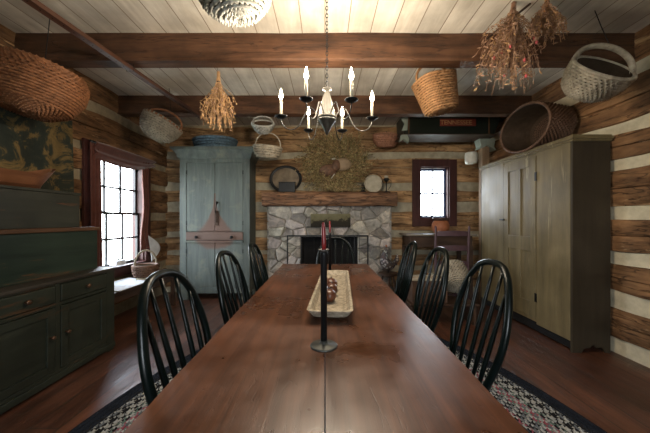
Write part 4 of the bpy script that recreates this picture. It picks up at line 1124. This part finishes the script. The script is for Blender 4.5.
for x in (-.21, .21):
    MB().tube([(x, -.19, 0), (x, -.19, .45), (x*1.02, -.20, .8), (x*1.04, -.215, 1.10), (x*1.04, -.215, 1.125)], [.016, .018, .017, .015, .008], 10).build('post', M['mauve'], t, smooth=True)
    MB().tube([(x, .17, 0), (x, .17, .47)], [.015, .018], 10).build('leg', M['mauve'], t, smooth=True)
for z in (.60, .80, .99):
    MB().grid(lambda u, v: (-.205+.41*u, -.205-.025*math.sin(PI*u), z+.06*v+(.012*math.sin(PI*u) if v > .5 else 0)), 12, 2).build('slat', M['mauve'], t, solid=.010, recalc=False)
mb = MB(); mb.box(-.20, .20, -.18, .17, .445, .47); mb.build('seat', M['wickerpale'], t, bevel=.008)
mb = MB()
for z in (.15, .30): mb.tube([(-.21, -.19, z), (-.21, .17, z)], .009).tube([(.21, -.19, z), (.21, .17, z)], .009)
mb.tube([(-.21, -.19, .22), (.21, -.19, .22)], .009).tube([(-.21, .17, .22), (.21, .17, .22)], .009); mb.build('stretcher', M['mauve'], t)
# low bench with crate and basket
t = thing('low_bench', 'low brown bench behind the right hand chairs', 'bench', (1.38, 3.32, 0))
MB().box(-.42, .36, -.17, .17, .225, .25).build('bench_top', M['dkwood'], t, bevel=.004)
for x in (-.38, .32): MB().box(x-.012, x+.012, -.15, .15, 0, .225).build('leg', M['dkwood'], t)
t = thing('wooden_crate', 'brown wooden crate with pale edges on the low bench', 'crate', (1.20, 3.32, .2505))
mb = MB().box(-.20, .20, -.12, -.108, 0, .27).box(-.20, .20, .108, .12, 0, .27).box(-.20, -.188, -.108, .108, 0, .27).box(.188, .20, -.108, .108, 0, .27).box(-.19, .19, -.11, .11, 0, .012)
mb.build('body', wood('crate wood', (.06, .032, .02), (.14, .08, .05), 0, .7, 12, 8, .4), t, bevel=.002)
MB().box(-.205, .205, -.125, -.105, .255, .275).build('edge_strip', M['cream'], t); MB().box(-.205, .205, .105, .125, .255, .275).build('edge_strip', M['cream'], t)
t = thing('folded_blanket', 'crumpled pale blanket lying in the wooden crate', 'blanket', (1.20, 3.32, .263))
MB().grid(lambda u, v: (-.18+.36*u, -.10+.20*v, .20+.05*noise.noise(Vector((u*4, v*3, 2)))+.03*math.sin(PI*u)), 24, 16).build('cloth', plain('pale blanket', (.32, .26, .18), .9), t, solid=.05, smooth=True, recalc=False)
basket('wicker_basket', 'pale woven basket tipped over, rounded bottom outward, beside the crate', (1.56, 3.28, .42), (ang(-52), ang(-10), ang(-14)), .15, .15, sp([(.02, 0), (.7, .01), (.92, .05), (1, .2), (.95, .28)], .28), 18, 22, M['wickerpale'], amp=1.2)

# ------------------------------------------------------------------ light
wd = bpy.data.worlds.new('World'); sc.world = wd; wd.use_nodes = True
N = wd.node_tree.nodes; L = wd.node_tree.links; bg = N['Background']
tc = N.new('ShaderNodeTexCoord'); sp_ = N.new('ShaderNodeSeparateXYZ'); L.new(tc.outputs['Generated'], sp_.inputs[0])
rr = N.new('ShaderNodeValToRGB'); rr.color_ramp.elements[0].position = .0; rr.color_ramp.elements[0].color = (.93, .96, 1.0, 1)
rr.color_ramp.elements[1].position = .6; rr.color_ramp.elements[1].color = (.74, .84, 1.0, 1)
L.new(sp_.outputs[2], rr.inputs[0]); L.new(rr.outputs[0], bg.inputs[0]); bg.inputs[1].default_value = 10.0
def portal(loc, rot, sx, sy):
    li = bpy.data.lights.new('window_portal', 'AREA'); li.shape = 'RECTANGLE'; li.size = sx; li.size_y = sy
    li.cycles.is_portal = True
    o = bpy.data.objects.new('window_portal', li); COL.objects.link(o); o.location = loc; o.rotation_euler = rot
portal((-W-.17, (WL[0]+WL[1])/2, (WL[2]+WL[3])/2), (0, -PI/2, 0), WL[3]-WL[2], WL[1]-WL[0])
portal(((WB[0]+WB[1])/2, YB+.17, (WB[2]+WB[3])/2), (-PI/2, 0, 0), WB[1]-WB[0], WB[3]-WB[2])
for r_ in FILL_WIN: portal(((r_[0]+r_[1])/2, YF-.17, (r_[2]+r_[3])/2), (PI/2, 0, 0), r_[1]-r_[0], r_[3]-r_[2])  # portal for the added rear window

# ------------------------------------------------------------------ camera
cd = bpy.data.cameras.new('camera'); cam = bpy.data.objects.new('camera', cd); COL.objects.link(cam)
cam.location = (0, 0, 1.2); cam.rotation_euler = (PI/2, 0, 0)
cd.sensor_width = 36; cd.lens = 280*36/650; cd.shift_y = 3.5/650; cd.shift_x = -.5/650*0; cd.clip_start = .02
sc.camera = cam
sc.view_settings.view_transform = 'Standard'; sc.view_settings.look = 'None'; sc.view_settings.gamma = 1
sc.view_settings.use_curve_mapping = False; sc.view_settings.exposure = 1.25
sc.cycles.use_denoising = True; sc.cycles.max_bounces = 10; sc.cycles.diffuse_bounces = 6
sc.cycles.sample_clamp_indirect = 6
